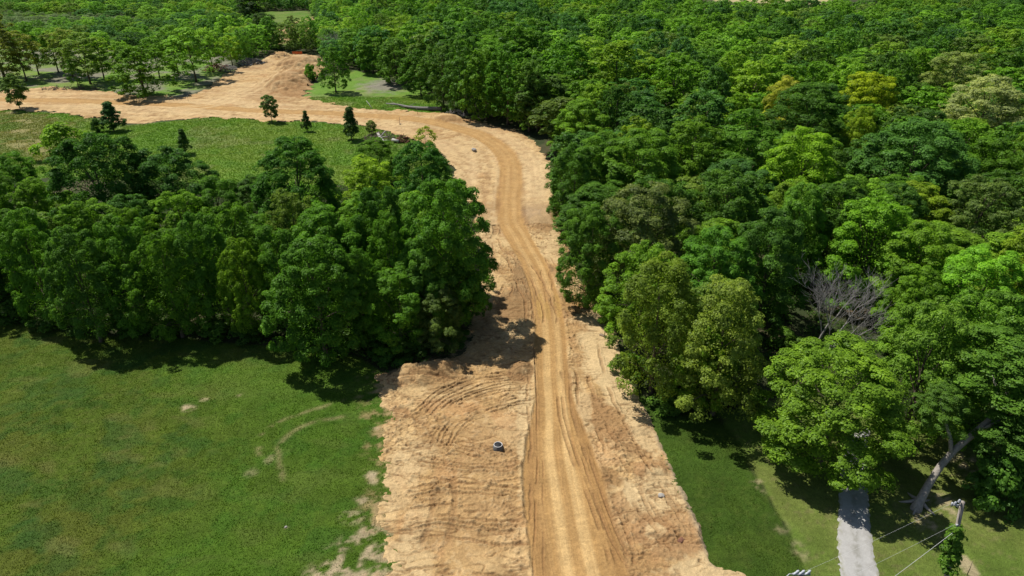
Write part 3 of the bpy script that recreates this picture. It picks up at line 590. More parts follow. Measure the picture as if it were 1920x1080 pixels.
def bare_mesh(seed, H, r0, spread, gens=4, stems=1):
    rg = np.random.default_rng(seed); b = MB()
    def grow(p, d, L, r, g):
        k = 4; pts = [p]; 
        for i in range(k): d = unit(d + rg.normal(size=3) * .10 + (0, 0, .03)); pts.append(pts[-1] + d * L / k)
        b.tube(pts, [r * (1 - .45 * i / k) for i in range(k + 1)], 6 if g == gens else (4 if g > 1 else 3), False)
        if g == 0: return
        for j in range(5 if g > 1 else 4):
            i = rg.integers(1 if g < gens else 2, k + 1); s = unit(rg.normal(size=3) * (1, 1, .5)); nd = unit(d * .85 + s * spread + (0, 0, .18)); grow(pts[i], nd, L * rg.uniform(.48, .72), max(r * (1 - .45 * i / k) * .55, .012), g - 1)
    for s in range(stems):
        a = s * 6.28 / max(stems, 1); grow(np.array([.35 * math.cos(a), .35 * math.sin(a), -.3]) * (1 if stems > 1 else (0, 0, 1)), unit(np.array([.25 * math.cos(a), .25 * math.sin(a), 1]) if stems > 1 else np.array([.03, 0, 1.])), H * .52, r0, gens)
    return b.mesh("branches")

# leaf albedo of the sorts of tree in the photograph
LEAF = dict(bright=(.098, .205, .024), mid=(.060, .140, .020), dark=(.036, .092, .019), blue=(.036, .098, .032), olive=(.085, .138, .030), yellowgreen=(.19, .27, .020),
            yellow=(.195, .225, .040), silver=(.215, .255, .13), greyolive=(.080, .118, .046), fresh=(.105, .225, .020), cedar=(.040, .078, .030), young=(.085, .150, .035))
PLACED = []      # (x, y, crown radius, height, root)
RT = random.Random(7)
def tree(k, x, y, R, H, col, name="broadleaf_tree", var=None, label=None, cat="tree", group=None, jit=.10, rz=None):
    lst = KINDS[k]; cm, tm, R0, H0 = lst[RT.randrange(len(lst)) if var is None else var % len(lst)]
    z = float(ground_z(np.array([x]), np.array([y]))[0]) - .05
    r = empty(name, (x, y, z), RT.uniform(0, 6.28) if rz is None else rz)
    r.scale = (R / R0, R / R0 * RT.uniform(.93, 1.07), H / H0)
    c = link("crown", cm, None, r); t = link("trunk", tm, None, r)
    b = LEAF[col] if isinstance(col, str) else col; b = (b[0] * 1.88, b[1] * 1.76, b[2] * 1.22); j = 1 + RT.uniform(-jit, jit)
    c.color = (b[0] * j * RT.uniform(1 - jit * .7, 1 + jit * .7), b[1] * j, b[2] * j * RT.uniform(1 - jit, 1 + jit), 1)
    tag(r, label, cat, group); PLACED.append((x, y, R, H, r)); return r
def T(px, top, wpx, H, k, col, label, **kw):
    """a tree whose crown top shows at (px, top) of the photograph, wpx wide there"""
    g = G(px, top, H * .97); R = wpx * depth_of(g[0], g[1], H * .6) / FPX / 2
    g = g.copy(); g[1] -= R * .12
    return tree(k, g[0], g[1], R, H, col, label=label, **kw)
def TB(px, base, top, wpx, k, col, label, **kw):
    """a tree whose foot and crown top both show"""
    g = G(px, base); d = depth_of(g[0], g[1], 0); H = CAM_H - g[1] * math.tan(PITCH + math.atan((top - 540) / FPX)); R = wpx * d / FPX / 2
    return tree(k, g[0], g[1], R, H, col, label=label, **kw)

# ---- the dense row behind the pasture
T(835, 347, 176, 19, "maple_close", "mid", "tall rounded maple at the road end of the tree row, casting shadow onto the dirt", var=0)
T(790, 272, 135, 17, "maple", (.040, .108, .020), "dark rounded tree behind the tall maple at the road end of the row", var=1)
T(703, 262, 92, 8, "fine", "mid", "low bushy tree beside the brush pile of bleached logs", var=0)
T(690, 298, 110, 12, "airy", (.125, .215, .022), "light yellow-green tree between two dark ones in the tree row", var=0)
T(708, 352, 120, 16, "fine", "dark", "dark leafy tree wedged between the tall maple and the light yellow-green tree", var=1)
T(548, 266, 165, 17, "maple", (.040, .105, .018), "big dark rounded tree rising above the middle of the tree row", var=2)
T(172, 258, 180, 18, "maple", "dark", "largest dark rounded tree at the back of the row, beside the dry field", var=1)
T(308, 284, 150, 15, "grown", (.038, .098, .024), "dark broad tree just behind the back of the row, next to the largest dark one", var=0)
T(112, 235, 84, 7, "bush", (.095, .185, .024), "pale green bushy tree behind the largest dark tree", var=0, name="shrub_tree")
T(60, 338, 95, 11, "grown", (.090, .185, .022), "light green tree in front of the dry field at the row's back")
T(20, 292, 110, 12, "fine", "mid", "mid green tree at the far corner of the row by the dry field")
T(-40, 320, 110, 13, "grown", "mid", "mid green tree beyond the dry field corner of the row")
T(150, 382, 118, 12, "grown", (.085, .175, .022), "light green domed tree below the largest dark rounded tree")
T(232, 392, 95, 12, "fine", (.078, .165, .020), "light green fine-leaved tree in front of the two dark trees at the back")
T(330, 360, 120, 12, "fine", (.098, .185, .024), "yellowish green tree in front of the dark broad tree at the back")
T(405, 335, 110, 12, "grown", "mid", "mid green tree filling the gap beside the big dark rounded tree")
T(430, 385, 120, 13, "fine", (.070, .155, .020), "fine-leaved green tree below and beside the big dark rounded tree")
T(600, 395, 150, 14, "grown", (.062, .145, .020), "wide green tree below the big dark rounded tree", var=1)
T(690, 400, 115, 13, "fine", (.055, .130, .016), "green tree between the wide green one and the tall maple")
T(40, 400, 120, 15, "grown", (.062, .140, .020), "green tree over the pasture at the end of the row away from the road", var=2)
T(130, 430, 120, 15, "maple", (.048, .118, .022), "darker green tree over the pasture, second from the end away from the road")
T(215, 415, 120, 15, "grown", (.055, .130, .018), "green tree over the pasture under the fine-leaved light one")
T(300, 440, 120, 14, "fine", (.062, .138, .018), "fine-leaved tree over the pasture, midway along the row's front")
T(365, 410, 120, 15, "grown", (.058, .132, .020), "green domed tree over the pasture beside the yellow-green narrow tree")
T(445, 455, 95, 13, "maple", (.090, .180, .018), "narrow yellow-green tree standing in the front of the row over the pasture")
T(510, 430, 115, 14, "grown", (.052, .125, .020), "green tree between the narrow yellow-green one and the widest front tree")
T(585, 455, 175, 15, "maple", (.052, .126, .019), "widest tree of the row's front, overhanging the pasture with a deep shadow", var=2)
T(668, 470, 90, 13, "grown", (.050, .120, .018), "green tree behind the pale tree at the row's corner")
T(742, 505, 130, 10.5, "grown", (.066, .160, .022), "fresh green smaller tree at the row's corner by the dirt mound", var=0)
T(820, 540, 105, 8, "fine", (.058, .098, .034), "small grey-green tree beside the dirt mound at the row's corner", var=1)
T(725, 410, 100, 15, "grown", (.060, .145, .018), "green tree tucked against the pasture side of the tall maple")
T(800, 470, 110, 12, "grown", (.050, .125, .020), "lower green tree in front of the tall maple")
T(860, 490, 90, 9, "fine", (.040, .095, .020), "low dark tree between the tall maple and the dirt road")
for i, (px, py, w, h) in enumerate(((10, 610, 70, 2.4), (90, 622, 60, 2.2), (150, 628, 70, 2.0), (235, 634, 70, 2.4), (310, 640, 60, 1.8), (400, 646, 70, 2.2), (470, 650, 50, 1.8), (560, 655, 60, 1.9), (640, 655, 55, 1.7), (700, 672, 60, 2.0), (720, 690, 60, 1.3), (760, 680, 60, 1.8), (850, 655, 55, 1.7))):
    g = G(px, py); tree("bush", g[0], g[1] + 1.5, w * depth_of(g[0], g[1], 1) / FPX / 2, h, (.042, .095, .020), name="shrub", label="low dark shrub at the foot of the tree row, along the pasture edge", cat="shrub", group="shrubs under the tree row")

# ---- the forest beside the road: trees one can name
T(1580, 650, 268, 12.8, "maple_close", (.094, .178, .022), "bright green maple overhanging the end of the gravel driveway", var=0)
T(1760, 575, 200, 15, "fine", (.088, .172, .028), "open-crowned green tree behind the leaning pale trunk", var=0)
T(1868, 560, 190, 15, "maple_close", (.088, .182, .026), "bright tall tree over the yard, beyond the leaning pale trunk", var=1)
T(1330, 610, 110, 10, "maple_close", (.085, .175, .020), "small bright maple nested under the feathery olive trees beside the lawn strip", var=1)
T(1245, 488, 165, 16, "airy", (.088, .142, .026), "feathery olive tree leaning over the dirt edge above the lawn strip", var=1)
T(1372, 528, 175, 15.5, "airy", (.098, .148, .030), "feathery olive tree between the lawn strip and the bare dead tree", var=0)
T(1212, 352, 200, 16, "fine", "greyolive", "wide grey-olive tree overlooking the bend of the road", var=0)
T(1110, 395, 120, 14, "grown", (.060, .128, .022), "green tree at the roadside in front of the wide grey-olive tree", var=2)
T(1078, 278, 100, 14, "maple", (.046, .115, .022), "dark green tree whose crown overhangs the dirt at the road bend", var=0)
T(1210, 246, 165, 16, "maple", (.074, .170, .022), "full bright tree directly behind the wide grey-olive one", var=1)
T(1130, 255, 120, 14, "grown", (.068, .150, .020), "green tree joining the overhanging roadside tree and the full bright tree", var=1)
T(1370, 322, 170, 15, "fine", (.050, .115, .022), "dark fine-leaved tree beside the wide grey-olive one, away from the road", var=1)
T(1345, 435, 150, 14, "maple", (.064, .152, .024), "bright clumpy tree behind the feathery olive pair", var=2)
T(1455, 400, 150, 15, "grown", (.046, .112, .024), "dark green tree behind the bare dead tree", var=0)
T(1512, 250, 155, 17, "maple", (.098, .205, .020), "tall bright domed tree standing clear of its dark neighbours in the forest", var=0)
T(1725, 232, 200, 17, "maple", (.052, .125, .036), "wide bluish green tree in the forest beside the tall bright dome", var=2)
T(1510, 350, 110, 15, "grown", (.070, .155, .026), "green tree directly below the tall bright domed tree", var=2)
T(1645, 372, 175, 15, "grown", (.090, .190, .022), "broad bright tree between the bluish green tree and the clump of light maples", var=0)
T(1740, 420, 150, 14, "maple", (.098, .205, .024), "light green maple below the broad bright tree", var=1)
T(1850, 475, 190, 14, "maple_close", (.105, .225, .024), "light yellowish green maple, biggest of the light clump behind the yard", var=2)
T(1735, 500, 115, 12, "maple", (.080, .175, .022), "light maple beside the bare dead tree", var=0)
T(1850, 335, 150, 15, "fine", (.082, .128, .046), "grey-olive fine-leaved tree behind the light maples", var=1)
T(1855, 148, 165, 17, "fine", "silver", "large pale silvery tree high in the forest", var=0)
T(1795, 98, 110, 17, "fine", (.16, .215, .095), "smaller pale silvery tree just behind the large silvery one", var=1)
T(1475, 148, 95, 16, "grown", "yellow", "golden yellow tree deep in the forest, the only one of that colour", var=1)
T(1632, 138, 110, 16, "maple", "yellowgreen", "vivid yellow-green tree behind the wide bluish green one", var=0)
T(1620, 205, 70, 14, "grown", (.14, .22, .020), "lower yellow-green tree in front of the vivid yellow-green one", var=2)
T(1520, 163, 165, 17, "fine", (.044, .105, .020), "dark spreading tree between the golden and the vivid yellow-green trees", var=0)
T(1415, 120, 100, 16, "grown_mid", (.130, .215, .026), "yellowish tree just behind the golden one")
T(1300, 225, 130, 16, "grown", (.078, .165, .020), "green tree behind the full bright tree, toward the golden tree", var=0)
T(1270, 108, 110, 18, "grown_mid", (.085, .185, .020), "bright tree in the middle of the forest far behind the road bend")
T(1160, 82, 130, 19, "grown_mid", (.090, .165, .020), "tall yellowish green tree at the forest front beyond the bend")
T(1065, 80, 120, 19, "maple_mid", (.068, .160, .022), "tall bright rounded tree at the forest front beyond the bend")
T(965, 48, 110, 19, "maple_mid", (.060, .145, .022), "tall rounded tree beside the clearing beyond the road bend")
T(850, 46, 105, 19, "maple_mid", (.050, .130, .030), "tall tree with a visible pale trunk at the corner of the clearing", var=0)
T(915, 80, 80, 16, "edge", (.060, .140, .022), "tall narrow tree with bare lower trunk behind the end of the log")
T(1010, 140, 75, 14, "edge", (.052, .095, .028), "thin tall tree with a bare dark trunk at the roadside bend")
T(1050, 185, 80, 12, "edge", (.070, .115, .034), "olive slender tree at the roadside bend, in front of the thin tall one")
T(1090, 190, 110, 13, "grown", (.085, .175, .022), "bright bushy tree behind the slender olive trees at the bend", var=1)
T(1085, 235, 90, 7, "fine", (.062, .128, .030), "low bushy tree at the dirt edge below the slender olive trees")
T(790, 85, 90, 12, "grown_mid", (.050, .110, .030), "green tree along the back edge of the small grass clearing")
T(740, 75, 80, 14, "grown_mid", (.055, .125, .026), "green tree at the far corner of the small grass clearing")
for px, b_, t_, w, k_, c_, lb in ((872, 214, 66, 84, "maple_mid", (.050, .122, .026), "dark green edge tree right behind the butt of the grey log"), (912, 226, 92, 84, "grown_mid", (.066, .150, .022), "green edge tree over the dirt where the far track begins to bend"),
        (952, 234, 84, 86, "maple_mid", (.058, .138, .022), "tall green edge tree at the top of the road bend"), (992, 246, 112, 70, "grown_mid", (.075, .150, .028), "lower light green edge tree at the top of the road bend"),
        (832, 202, 84, 72, "grown_mid", (.058, .120, .034), "greyish green edge tree overhanging the log in the small clearing"), (790, 178, 92, 66, "maple_mid", (.052, .128, .024), "green edge tree at the shaded end of the small grass clearing"),
        (752, 152, 78, 64, "grown_mid", (.070, .140, .032), "soft green edge tree at the back of the small grass clearing"), (700, 138, 66, 62, "maple_mid", (.060, .140, .024), "green edge tree behind the lone tree's clearing"), (664, 126, 62, 56, "grown_mid", (.075, .155, .026), "light edge tree between the lone tree and the leafless grey tree")):
    TB(px, b_, t_, w, k_, c_, lb)
# ---- trees about the far dirt track
TB(630, 174, 90, 52, "maple_mid", (.060, .150, .022), "lone green tree in the small grass clearing beside the dirt track")
TB(583, 152, 122, 24, "bush", (.075, .165, .022), "leaning bush beside the lone green tree on the dirt slope", name="shrub")
TB(272, 180, 85, 112, "grown_mid", (.070, .150, .018), "broad low-branched tree on the near edge of the wooded verge by the track", var=1)
TB(510, 229, 178, 30, "sapling", (.058, .105, .030), "slim upright sapling on the edge of the track, nearest the dirt fork", name="sapling", cat="sapling")
TB(576, 246, 207, 20, "cedar", "cedar", "smallest dark conical tree beside the track", name="cedar_tree", var=0)
TB(660, 264, 201, 36, "cedar", "cedar", "tallest dark conical tree, near the brush pile", name="cedar_tree", var=1)
TB(697, 252, 226, 20, "sapling", (.100, .135, .050), "little pale sapling touching the brush pile", name="sapling", cat="sapling")
TB(214, 246, 192, 42, "cedar", (.042, .092, .034), "broadest dark conical tree on the edge of the field grass", name="cedar_tree", var=0)
TB(184, 248, 223, 22, "bush", (.036, .085, .026), "small dark bush beside the broadest conical tree", name="shrub", cat="shrub")
TB(348, 288, 240, 26, "cedar", (.045, .095, .032), "dark narrow tree alone in the middle of the field grass", name="cedar_tree", var=1)
TB(38, 205, 141, 38, "sapling", (.072, .130, .036), "oval young tree at the dry field's edge of the track", name="sapling", cat="sapling")
TB(800, 288, 238, 44, "openyoung", (.150, .205, .030), "thin pale yellow-green young tree on the sand behind the dark rounded tree", name="young_tree")
TB(10, 150, 22, 95, "airy_mid", (.125, .150, .040), "big olive-brown tree at the edge of the track verge, tallest there", var=0)
for px, b_, t_, w, c_, lb in ((50, 152, 60, 62, (.110, .135, .040), "thin olive tree with a long bare slanting trunk beside the big olive-brown one"), (73, 140, 42, 56, (.070, .140, .026), "green tree with a slim straight trunk behind the slanting olive one"),
        (110, 136, 60, 60, (.090, .150, .030), "thin light tree in the open verge, third back from the big olive-brown one"), (148, 165, 110, 34, (.055, .115, .024), "short young tree with a dark trunk at the near edge of the verge"),
        (170, 158, 62, 75, (.075, .130, .034), "slim tree behind the short young tree on the verge"), (137, 145, 55, 60, (.098, .130, .042), "olive slim tree with a double trunk on the verge"),
        (196, 150, 70, 56, (.105, .185, .022), "bright slim tree on the verge beside the broad low-branched tree"), (232, 150, 78, 50, (.075, .150, .022), "green slim tree right behind the broad low-branched one"),
        (335, 142, 48, 66, (.080, .155, .026), "slim green tree behind the verge toward the reddish brush heap"), (368, 153, 52, 74, (.090, .165, .026), "broad slim-trunked tree nearest the reddish brush heap"),
        (400, 136, 55, 56, (.075, .150, .024), "green tree just behind the reddish brush heap"), (436, 122, 66, 40, (.110, .185, .024), "light narrow tree between the reddish brush heap and the rubble heap"),
        (300, 148, 70, 52, (.070, .140, .022), "green slim tree beside the broad low-branched one, toward the heap")):
    TB(px, b_, t_, w * 1.08, "thin", (c_[0] * 1.25, c_[1] * 1.30, c_[2] * 1.2), lb)
T(250, 62, 62, 9, "maple_mid", (.035, .085, .026), "dark rounded tree behind the verge trees, in front of the pale scrub")
T(470, -14, 52, 19, "edge", (.034, .070, .032), "tall dark evergreen-looking tree where the dirt slope ends", name="dark_tree")
T(492, 25, 44, 14, "edge", (.040, .080, .034), "second tall dark tree at the end of the dirt slope", name="dark_tree")
for px, b_, t_, lb in ((548, 82, 40, "slim bare-trunked tree silhouetted before the far sandy patch"), (553, 84, 30, "taller bare-trunked tree beside the far sandy patch"), (572, 80, 36, "thin tree on the far side of the sandy patch")):
    TB(px, b_, t_, 26, "thin", (.085, .120, .040), lb)

# ---- filling the woods: every tree again its own
RF = random.Random(21)
OPEN = [DIRT, MEADOW, LAWN, YARD, FARMEADOW, ISLAND, FARLEFT, DRYFIELD, GAP, PALEFIELD]
WOOD_ROW = GP([(-300, 600), (0, 600), (200, 622), (480, 640), (640, 645), (720, 640), (800, 610), (850, 560), (870, 470), (860, 400), (810, 330), (700, 345), (400, 350), (150, 320), (-200, 330)])
def open_sd(x, y):
    X = np.array([x]); Y = np.array([y]); return max(float(sdist(X, Y, p)[0]) for p in OPEN)
def in_row(x, y): return float(sdist(np.array([x]), np.array([y]), WOOD_ROW)[0])
def clear(x, y, gap):
    for a, b, r, h, o in PLACED:
        if h > 5 and (a - x) ** 2 + (b - y) ** 2 < (gap * .5 + r * .72) ** 2: return False
    return True
FILL = []
def seen(x, y, z, m=60):
    d = depth_of(x, y, z)
    if d < 5: return False
    px, py = P(x, y, z); return -m < px < 1920 + m and -m < py < 1080 + m
hues = [("bright green", (.088, .185, .022)), ("mid green", (.062, .142, .021)), ("dark green", (.042, .102, .021)), ("lime green", (.115, .195, .024)), ("olive green", (.080, .134, .030)), ("bluish green", (.043, .110, .032)), ("light green", (.100, .200, .026))]
wts = [5, 6, 5, 3, 2, 3, 3]
NEAR_Y = 205.0
KEEP_OUT = [(*G(1530, 694)[:2], 8.0), (*G(1575, 605)[:2], 7.0), (*G(1640, 640)[:2], 4.0)]
def fill(n, xr, yr, ok, margin=90):
    for _ in range(n):
        y = math.sqrt(RF.uniform(yr[0] ** 2, yr[1] ** 2)); x = RF.uniform(*xr)
        if not seen(x, y, 12, margin) or not ok(x, y): continue
        if any(math.hypot(x - a, y - b) < r + 3.5 for a, b, r in KEEP_OUT): continue
        R = RF.uniform(4.4, 7.4) if x > -5 else RF.uniform(4.0, 6.2); 
        if not clear(x, y, R * 1.30): continue
        nm, c = RF.choices(hues, wts)[0]; H = RF.uniform(11.5, 17.5) * (.86 + .14 * R / 5.5); near = y < 125
        if x < 0 and in_row(x, y) > -1:
            lim = np.interp(P(x, y, 10)[0], *ROWTOP); H = min(H, CAM_H - (y + R * .3) * math.tan(PITCH + math.atan((lim - 540) / FPX)) - 1.0)
            if H < 5.5: continue
            R = min(R, H * .5)
        k = RF.choices(["maple", "grown", "fine", "airy"], [4, 4, 2, 1.2])[0]
        dF = depth_of(x, y, H * .7); fx, _ = P(x, y, H * .7); fr = FPX * R / dF; bad = False
        for nx, ny, nR, nH, no in NAMED:                                  # a named tree stays open to view: nothing taller grows right before it
            if y >= ny - .5 or ny - y > 40: continue
            cx, cyy = P(nx, ny, nH * .72); nr = FPX * nR / depth_of(nx, ny, nH * .7)
            if abs(fx - cx) > .75 * (fr + nr): continue
            tp = P(x, y + R * .2, H + .4)[1]; lim = cyy + .38 * nr
            if tp < lim:
                H = CAM_H - (y + R * .2) * math.tan(PITCH + math.atan((lim - 540) / FPX)) - .4
                if H < 7.5: bad = True; break
        if bad: continue
        if not near: k = {"maple": "maple_mid", "grown": "grown_mid", "fine": "grown_mid", "airy": "airy_mid"}[k]
        if "olive" in nm and near: k = RF.choice(["airy", "fine"])
        o = tree(k, x, y, R, H, c, jit=.14); FILL.append((o, nm, x, y, R, H, k))
NAMED = [q for q in PLACED if q[3] > 9]
road = lambda x, y: x - np.interp(y, LANE[::-1, 1][np.argsort(LANE[::-1, 1])], LANE[::-1, 0][np.argsort(LANE[::-1, 1])])
fill(9000, (-5, 175), (66, NEAR_Y), lambda x, y: open_sd(x, y) < -2.2 and (road(x, y) > 3 or y > 130) and in_row(x, y) < -8)
fill(1100, (-105, 0), (74, 150), lambda x, y: in_row(x, y) > 1.0, 330)
# ---- the woods beyond, where single crowns melt together
def far_wood():
    rg = np.random.default_rng(77); rows = []; grid = {}
    gx = rg.uniform(-400, 420, 60000); gy = np.sqrt(rg.uniform(NEAR_Y ** 2, 520 ** 2, 60000))
    osd = np.max([sdist(gx, gy, p) for p in OPEN], 0)
    for x, y, sd in zip(gx, gy, osd):
        if sd > -3.0 or abs(x) / depth_of(x, y, 12) > .80: continue
        if y > 385 and -140 < x < 460 and abs(x / y - .36) < .14: continue                # the pale field's gap
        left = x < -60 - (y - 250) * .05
        scrub = x / y < -.60 - .12 * math.sin(y / 23) and y > 310
        R = rg.uniform(4.6, 8.2) if not scrub else rg.uniform(1.3, 3.0); H = rg.uniform(11, 18)
        if left: H = rg.uniform(8, 14); R = min(R, rg.uniform(3.6, 6.0))
        if scrub: H = rg.uniform(1.8, 3.4)
        if x / y < -.40 and y > 260 and not scrub: H = rg.uniform(4, 9)
        cx, cyy = int(x // 12), int(y // 12); ok = True
        for i in (-1, 0, 1):
            for j in (-1, 0, 1):
                for (a, b, r) in grid.get((cx + i, cyy + j), ()):
                    if (a - x) ** 2 + (b - y) ** 2 < ((r + R) * .74) ** 2: ok = False
        if not ok: continue
        if (y < NEAR_Y + 14 or left) and any((a - x) ** 2 + (b - y) ** 2 < ((r + R) * .70) ** 2 for a, b, r, h, o in PLACED if b > 150): continue
        grid.setdefault((cx, cyy), []).append((x, y, R))
        c = np.array(hues[rg.choice(len(hues), p=np.array(wts) / sum(wts))][1]) * rg.uniform(.85, 1.15) * (1.85, 1.80, 1.55)
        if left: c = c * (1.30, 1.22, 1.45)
        if scrub and rg.random() < .7: c = np.array((.24, .33, .17)) * rg.uniform(.55, 1.3)
        rows.append((x, y, R, H, rg.uniform(0, 6.28), int(rg.integers(5)), *c))
    rows = np.array(rows); n = len(rows)
    me = bpy.data.meshes.new("distant_woods"); me.vertices.add(n)
    me.vertices.foreach_set("co", np.column_stack([rows[:, 0], rows[:, 1], np.full(n, -.1)]).astype(np.float32).ravel())
    def at(nm, typ, key, v): a = me.attributes.new(nm, typ, 'POINT'); a.data.foreach_set(key, np.ascontiguousarray(v).ravel())
    at("turn", 'FLOAT_VECTOR', "vector", np.column_stack([np.zeros(n), np.zeros(n), rows[:, 4]]).astype(np.float32))
    at("grow", 'FLOAT_VECTOR', "vector", np.column_stack([rows[:, 2] / 5, rows[:, 2] / 5, rows[:, 3] / 15]).astype(np.float32))
    at("sort", 'INT', "value", rows[:, 5].astype(np.int32))
    at("albedo", 'FLOAT_COLOR', "color", np.column_stack([rows[:, 6:9], np.ones(n)]).astype(np.float32))
    me.update()
    src = bpy.data.collections.new("woods_crowns")
    for k, sd_ in enumerate((181, 182, 183, 184, 185)):
        cm, _ = crown_mesh("crown", .50, seed=sd_, R=5.0, z0=1.0, z1=14.4, prof="full", lobes=72, lobe_r=.18, tufts=7, tuft_r=.62, leaves=10, ragged=(.12, .2, .26, .16, .22)[k], core=.05)
        cm.materials.append(M["leaf_far"]); src.objects.link(bpy.data.objects.new("crown_%s" % "abcde"[k], cm))
    o = link("distant_woods", me, None); ng = bpy.data.node_groups.new("woods", 'GeometryNodeTree')
    ng.interface.new_socket("Geometry", in_out='INPUT', socket_type='NodeSocketGeometry'); ng.interface.new_socket("Geometry", in_out='OUTPUT', socket_type='NodeSocketGeometry')
    N, L = ng.nodes, ng.links; gi, go = N.new("NodeGroupInput"), N.new("NodeGroupOutput"); ci = N.new("GeometryNodeCollectionInfo"); ip = N.new("GeometryNodeInstanceOnPoints")
    ci.inputs["Collection"].default_value = src; ci.inputs["Separate Children"].default_value = True; ci.inputs["Reset Children"].default_value = True
    def na(nm, typ): a = N.new("GeometryNodeInputNamedAttribute"); a.data_type = typ; a.inputs["Name"].default_value = nm; return [q for q in a.outputs if q.name == "Attribute" and q.enabled][0]
    L.new(gi.outputs[0], ip.inputs["Points"]); L.new(ci.outputs[0], ip.inputs["Instance"]); ip.inputs["Pick Instance"].default_value = True
    L.new(na("sort", 'INT'), ip.inputs["Instance Index"]); L.new(na("turn", 'FLOAT_VECTOR'), ip.inputs["Rotation"]); L.new(na("grow", 'FLOAT_VECTOR'), ip.inputs["Scale"]); L.new(ip.outputs[0], go.inputs[0])
    md = o.modifiers.new("woods", 'NODES'); md.node_group = ng
    tag(o, "mixed green woods beyond the nearer trees, running to the far edge of view", "woods", kind="stuff")
far_wood()
print("individual trees", len(PLACED), "fill", len(FILL))
def undergrowth():
    rg = np.random.default_rng(91); n = 60000; X = rg.uniform(-75, 90, n); Y = np.sqrt(rg.uniform(54 ** 2, 150 ** 2, n))
    osd = np.max([sdist(X, Y, p) for p in OPEN], 0); m = (osd < -.2) & (osd > -14) & (np.abs(X) / depth_of(X, Y, 0) < .78)
    m |= (np.abs(osd) < 30) & (osd < -.2) & (X > 12) & (Y < 95) & (np.abs(X) / depth_of(X, Y, 0) < .78)
    m &= fbm(X / 3.5, Y / 3.5, 92, 3) > .40
    X, Y = X[m], Y[m]; n = len(X); k = 5; h = .1 + .7 * fbm(X / 2, Y / 2, 93, 3) * rg.random(n)
    p = np.stack([X, Y, ground_z(X, Y) + h], 1)[:, None] + rg.normal(size=(n, k, 3)) * (.25, .25, .08); nr = unit(rg.normal(size=(n, k, 3)) * .5 + (0, 0, .9))
    co, f = leaf_quads(p.reshape(-1, 3), nr.reshape(-1, 3), .30, rg, .7); base = np.array((.065, .130, .022)) * (.6 + .8 * fbm(X / 4, Y / 4, 94, 3))[:, None]
    me = big_mesh("undergrowth", co, f, attrs={"tint": rg.random(n * k).repeat(4)}, colors={"albedo": base.repeat(k * 4, 0)})
    tag(link("undergrowth", me, M["leaf_low"]), "low green undergrowth on the wood floor along the forest edges", "undergrowth", kind="stuff")
undergrowth()
# ------------------------------------------------------------------ labels for the woods' own trees, told apart by look and by the trees one can name
def by_label(sub):
    for a, b, r, h, o in PLACED:
        if sub in (o.get("label") or ""): return a, b
    raise KeyError(sub)
MARKS = [(by_label(s), n) for s, n in (("overhanging the end of the gravel", "driveway maple"), ("wide grey-olive tree overlooking", "wide grey-olive tree"), ("tall bright domed tree standing", "tall bright domed tree"), ("large pale silvery", "large silvery tree"),
         ("golden yellow", "golden yellow tree"), ("vivid yellow-green", "vivid yellow-green tree"), ("wide bluish green tree in", "wide bluish tree"), ("biggest of the light clump", "biggest light maple"), ("leaning over the dirt edge", "leaning feathery olive"),
         ("full bright tree directly", "full bright tree"), ("crown overhangs the dirt", "roadside overhanging tree"), ("tall bright rounded tree at the forest front", "tall forest-front tree"), ("visible pale trunk", "pale-trunked tree"),
         ("grey-olive fine-leaved tree behind", "upper grey-olive tree"), ("dark spreading tree between", "dark spreading tree"), ("in the middle of the forest far behind", "bright mid-forest tree"), ("open-crowned green tree", "open-crowned yard tree"),
         ("tall rounded maple at the road end", "tall maple at the road"), ("big dark rounded tree rising", "big dark tree of the row"), ("largest dark rounded tree", "largest dark tree of the row"), ("widest tree of the row", "widest front tree of the row"))]
USED = {}
ORD = ["", "second ", "third ", "fourth ", "fifth ", "sixth ", "seventh ", "eighth "]
for o, nm, x, y, R, H, k in sorted(FILL, key=lambda q: q[3]):
    row = x < 0 and in_row(x, y) > -1; rx = -1 if not row else 1
    for (mx, my), n in sorted(MARKS, key=lambda q: (q[0][0] - x) ** 2 + (q[0][1] - y) ** 2)[:1]:
        dx, dy = (x - mx) * rx, y - my; ang = math.degrees(math.atan2(dy, dx)) % 360
        rel = ["roadward of", "behind and roadward of", "behind", "behind and forestward of", "forestward of", "before and forestward of", "in front of", "before and roadward of"][int(((ang + 22.5) % 360) // 45)]
        size = "broad " if R > 5.6 else ("narrow " if R < 4.5 else "")
        shape = {"maple": "clumpy ", "grown": "domed ", "fine": "fine-leaved ", "airy": "loose-crowned "}[k.split("_")[0]]
        base = f"{size}{nm} {shape}tree {rel} the {n}"; i = USED.get(base, 0); USED[base] = i + 1
        tag(o, ORD[min(i, 7)] + base, "tree", "trees of the tree row" if row else "trees of the roadside forest")

# ------------------------------------------------------------------ dead trees
def dead_tree(px, base, top, seed, spread, stems, label, r0=.17):
    g = G(px, base); H = CAM_H - g[1] * math.tan(PITCH + math.atan((top - 540) / FPX))
    me = bare_mesh(seed, H, r0, spread, 4, stems); me.name = "dead_tree"
    o = link("dead_tree", me, M["dead"]); o.location = (g[0], g[1], ground_z(g[:1], g[1:2])[0]); zm = max(v.co.z for v in me.vertices); o.scale = (1, 1, H / zm)
    tag(o, label, "dead tree"); return o
dead_tree(1528, 694, 478, 5, .62, 2, "bare grey dead tree with two stems, standing between the driveway maple and the feathery olives")
dead_tree(628, 112, 52, 8, .8, 3, "leafless grey tree behind the lone green tree of the small clearing", .22)
dead_tree(612, 128, 100, 9, .9, 3, "low dead brushy sapling on the dirt slope beside the leaning bush", .08)

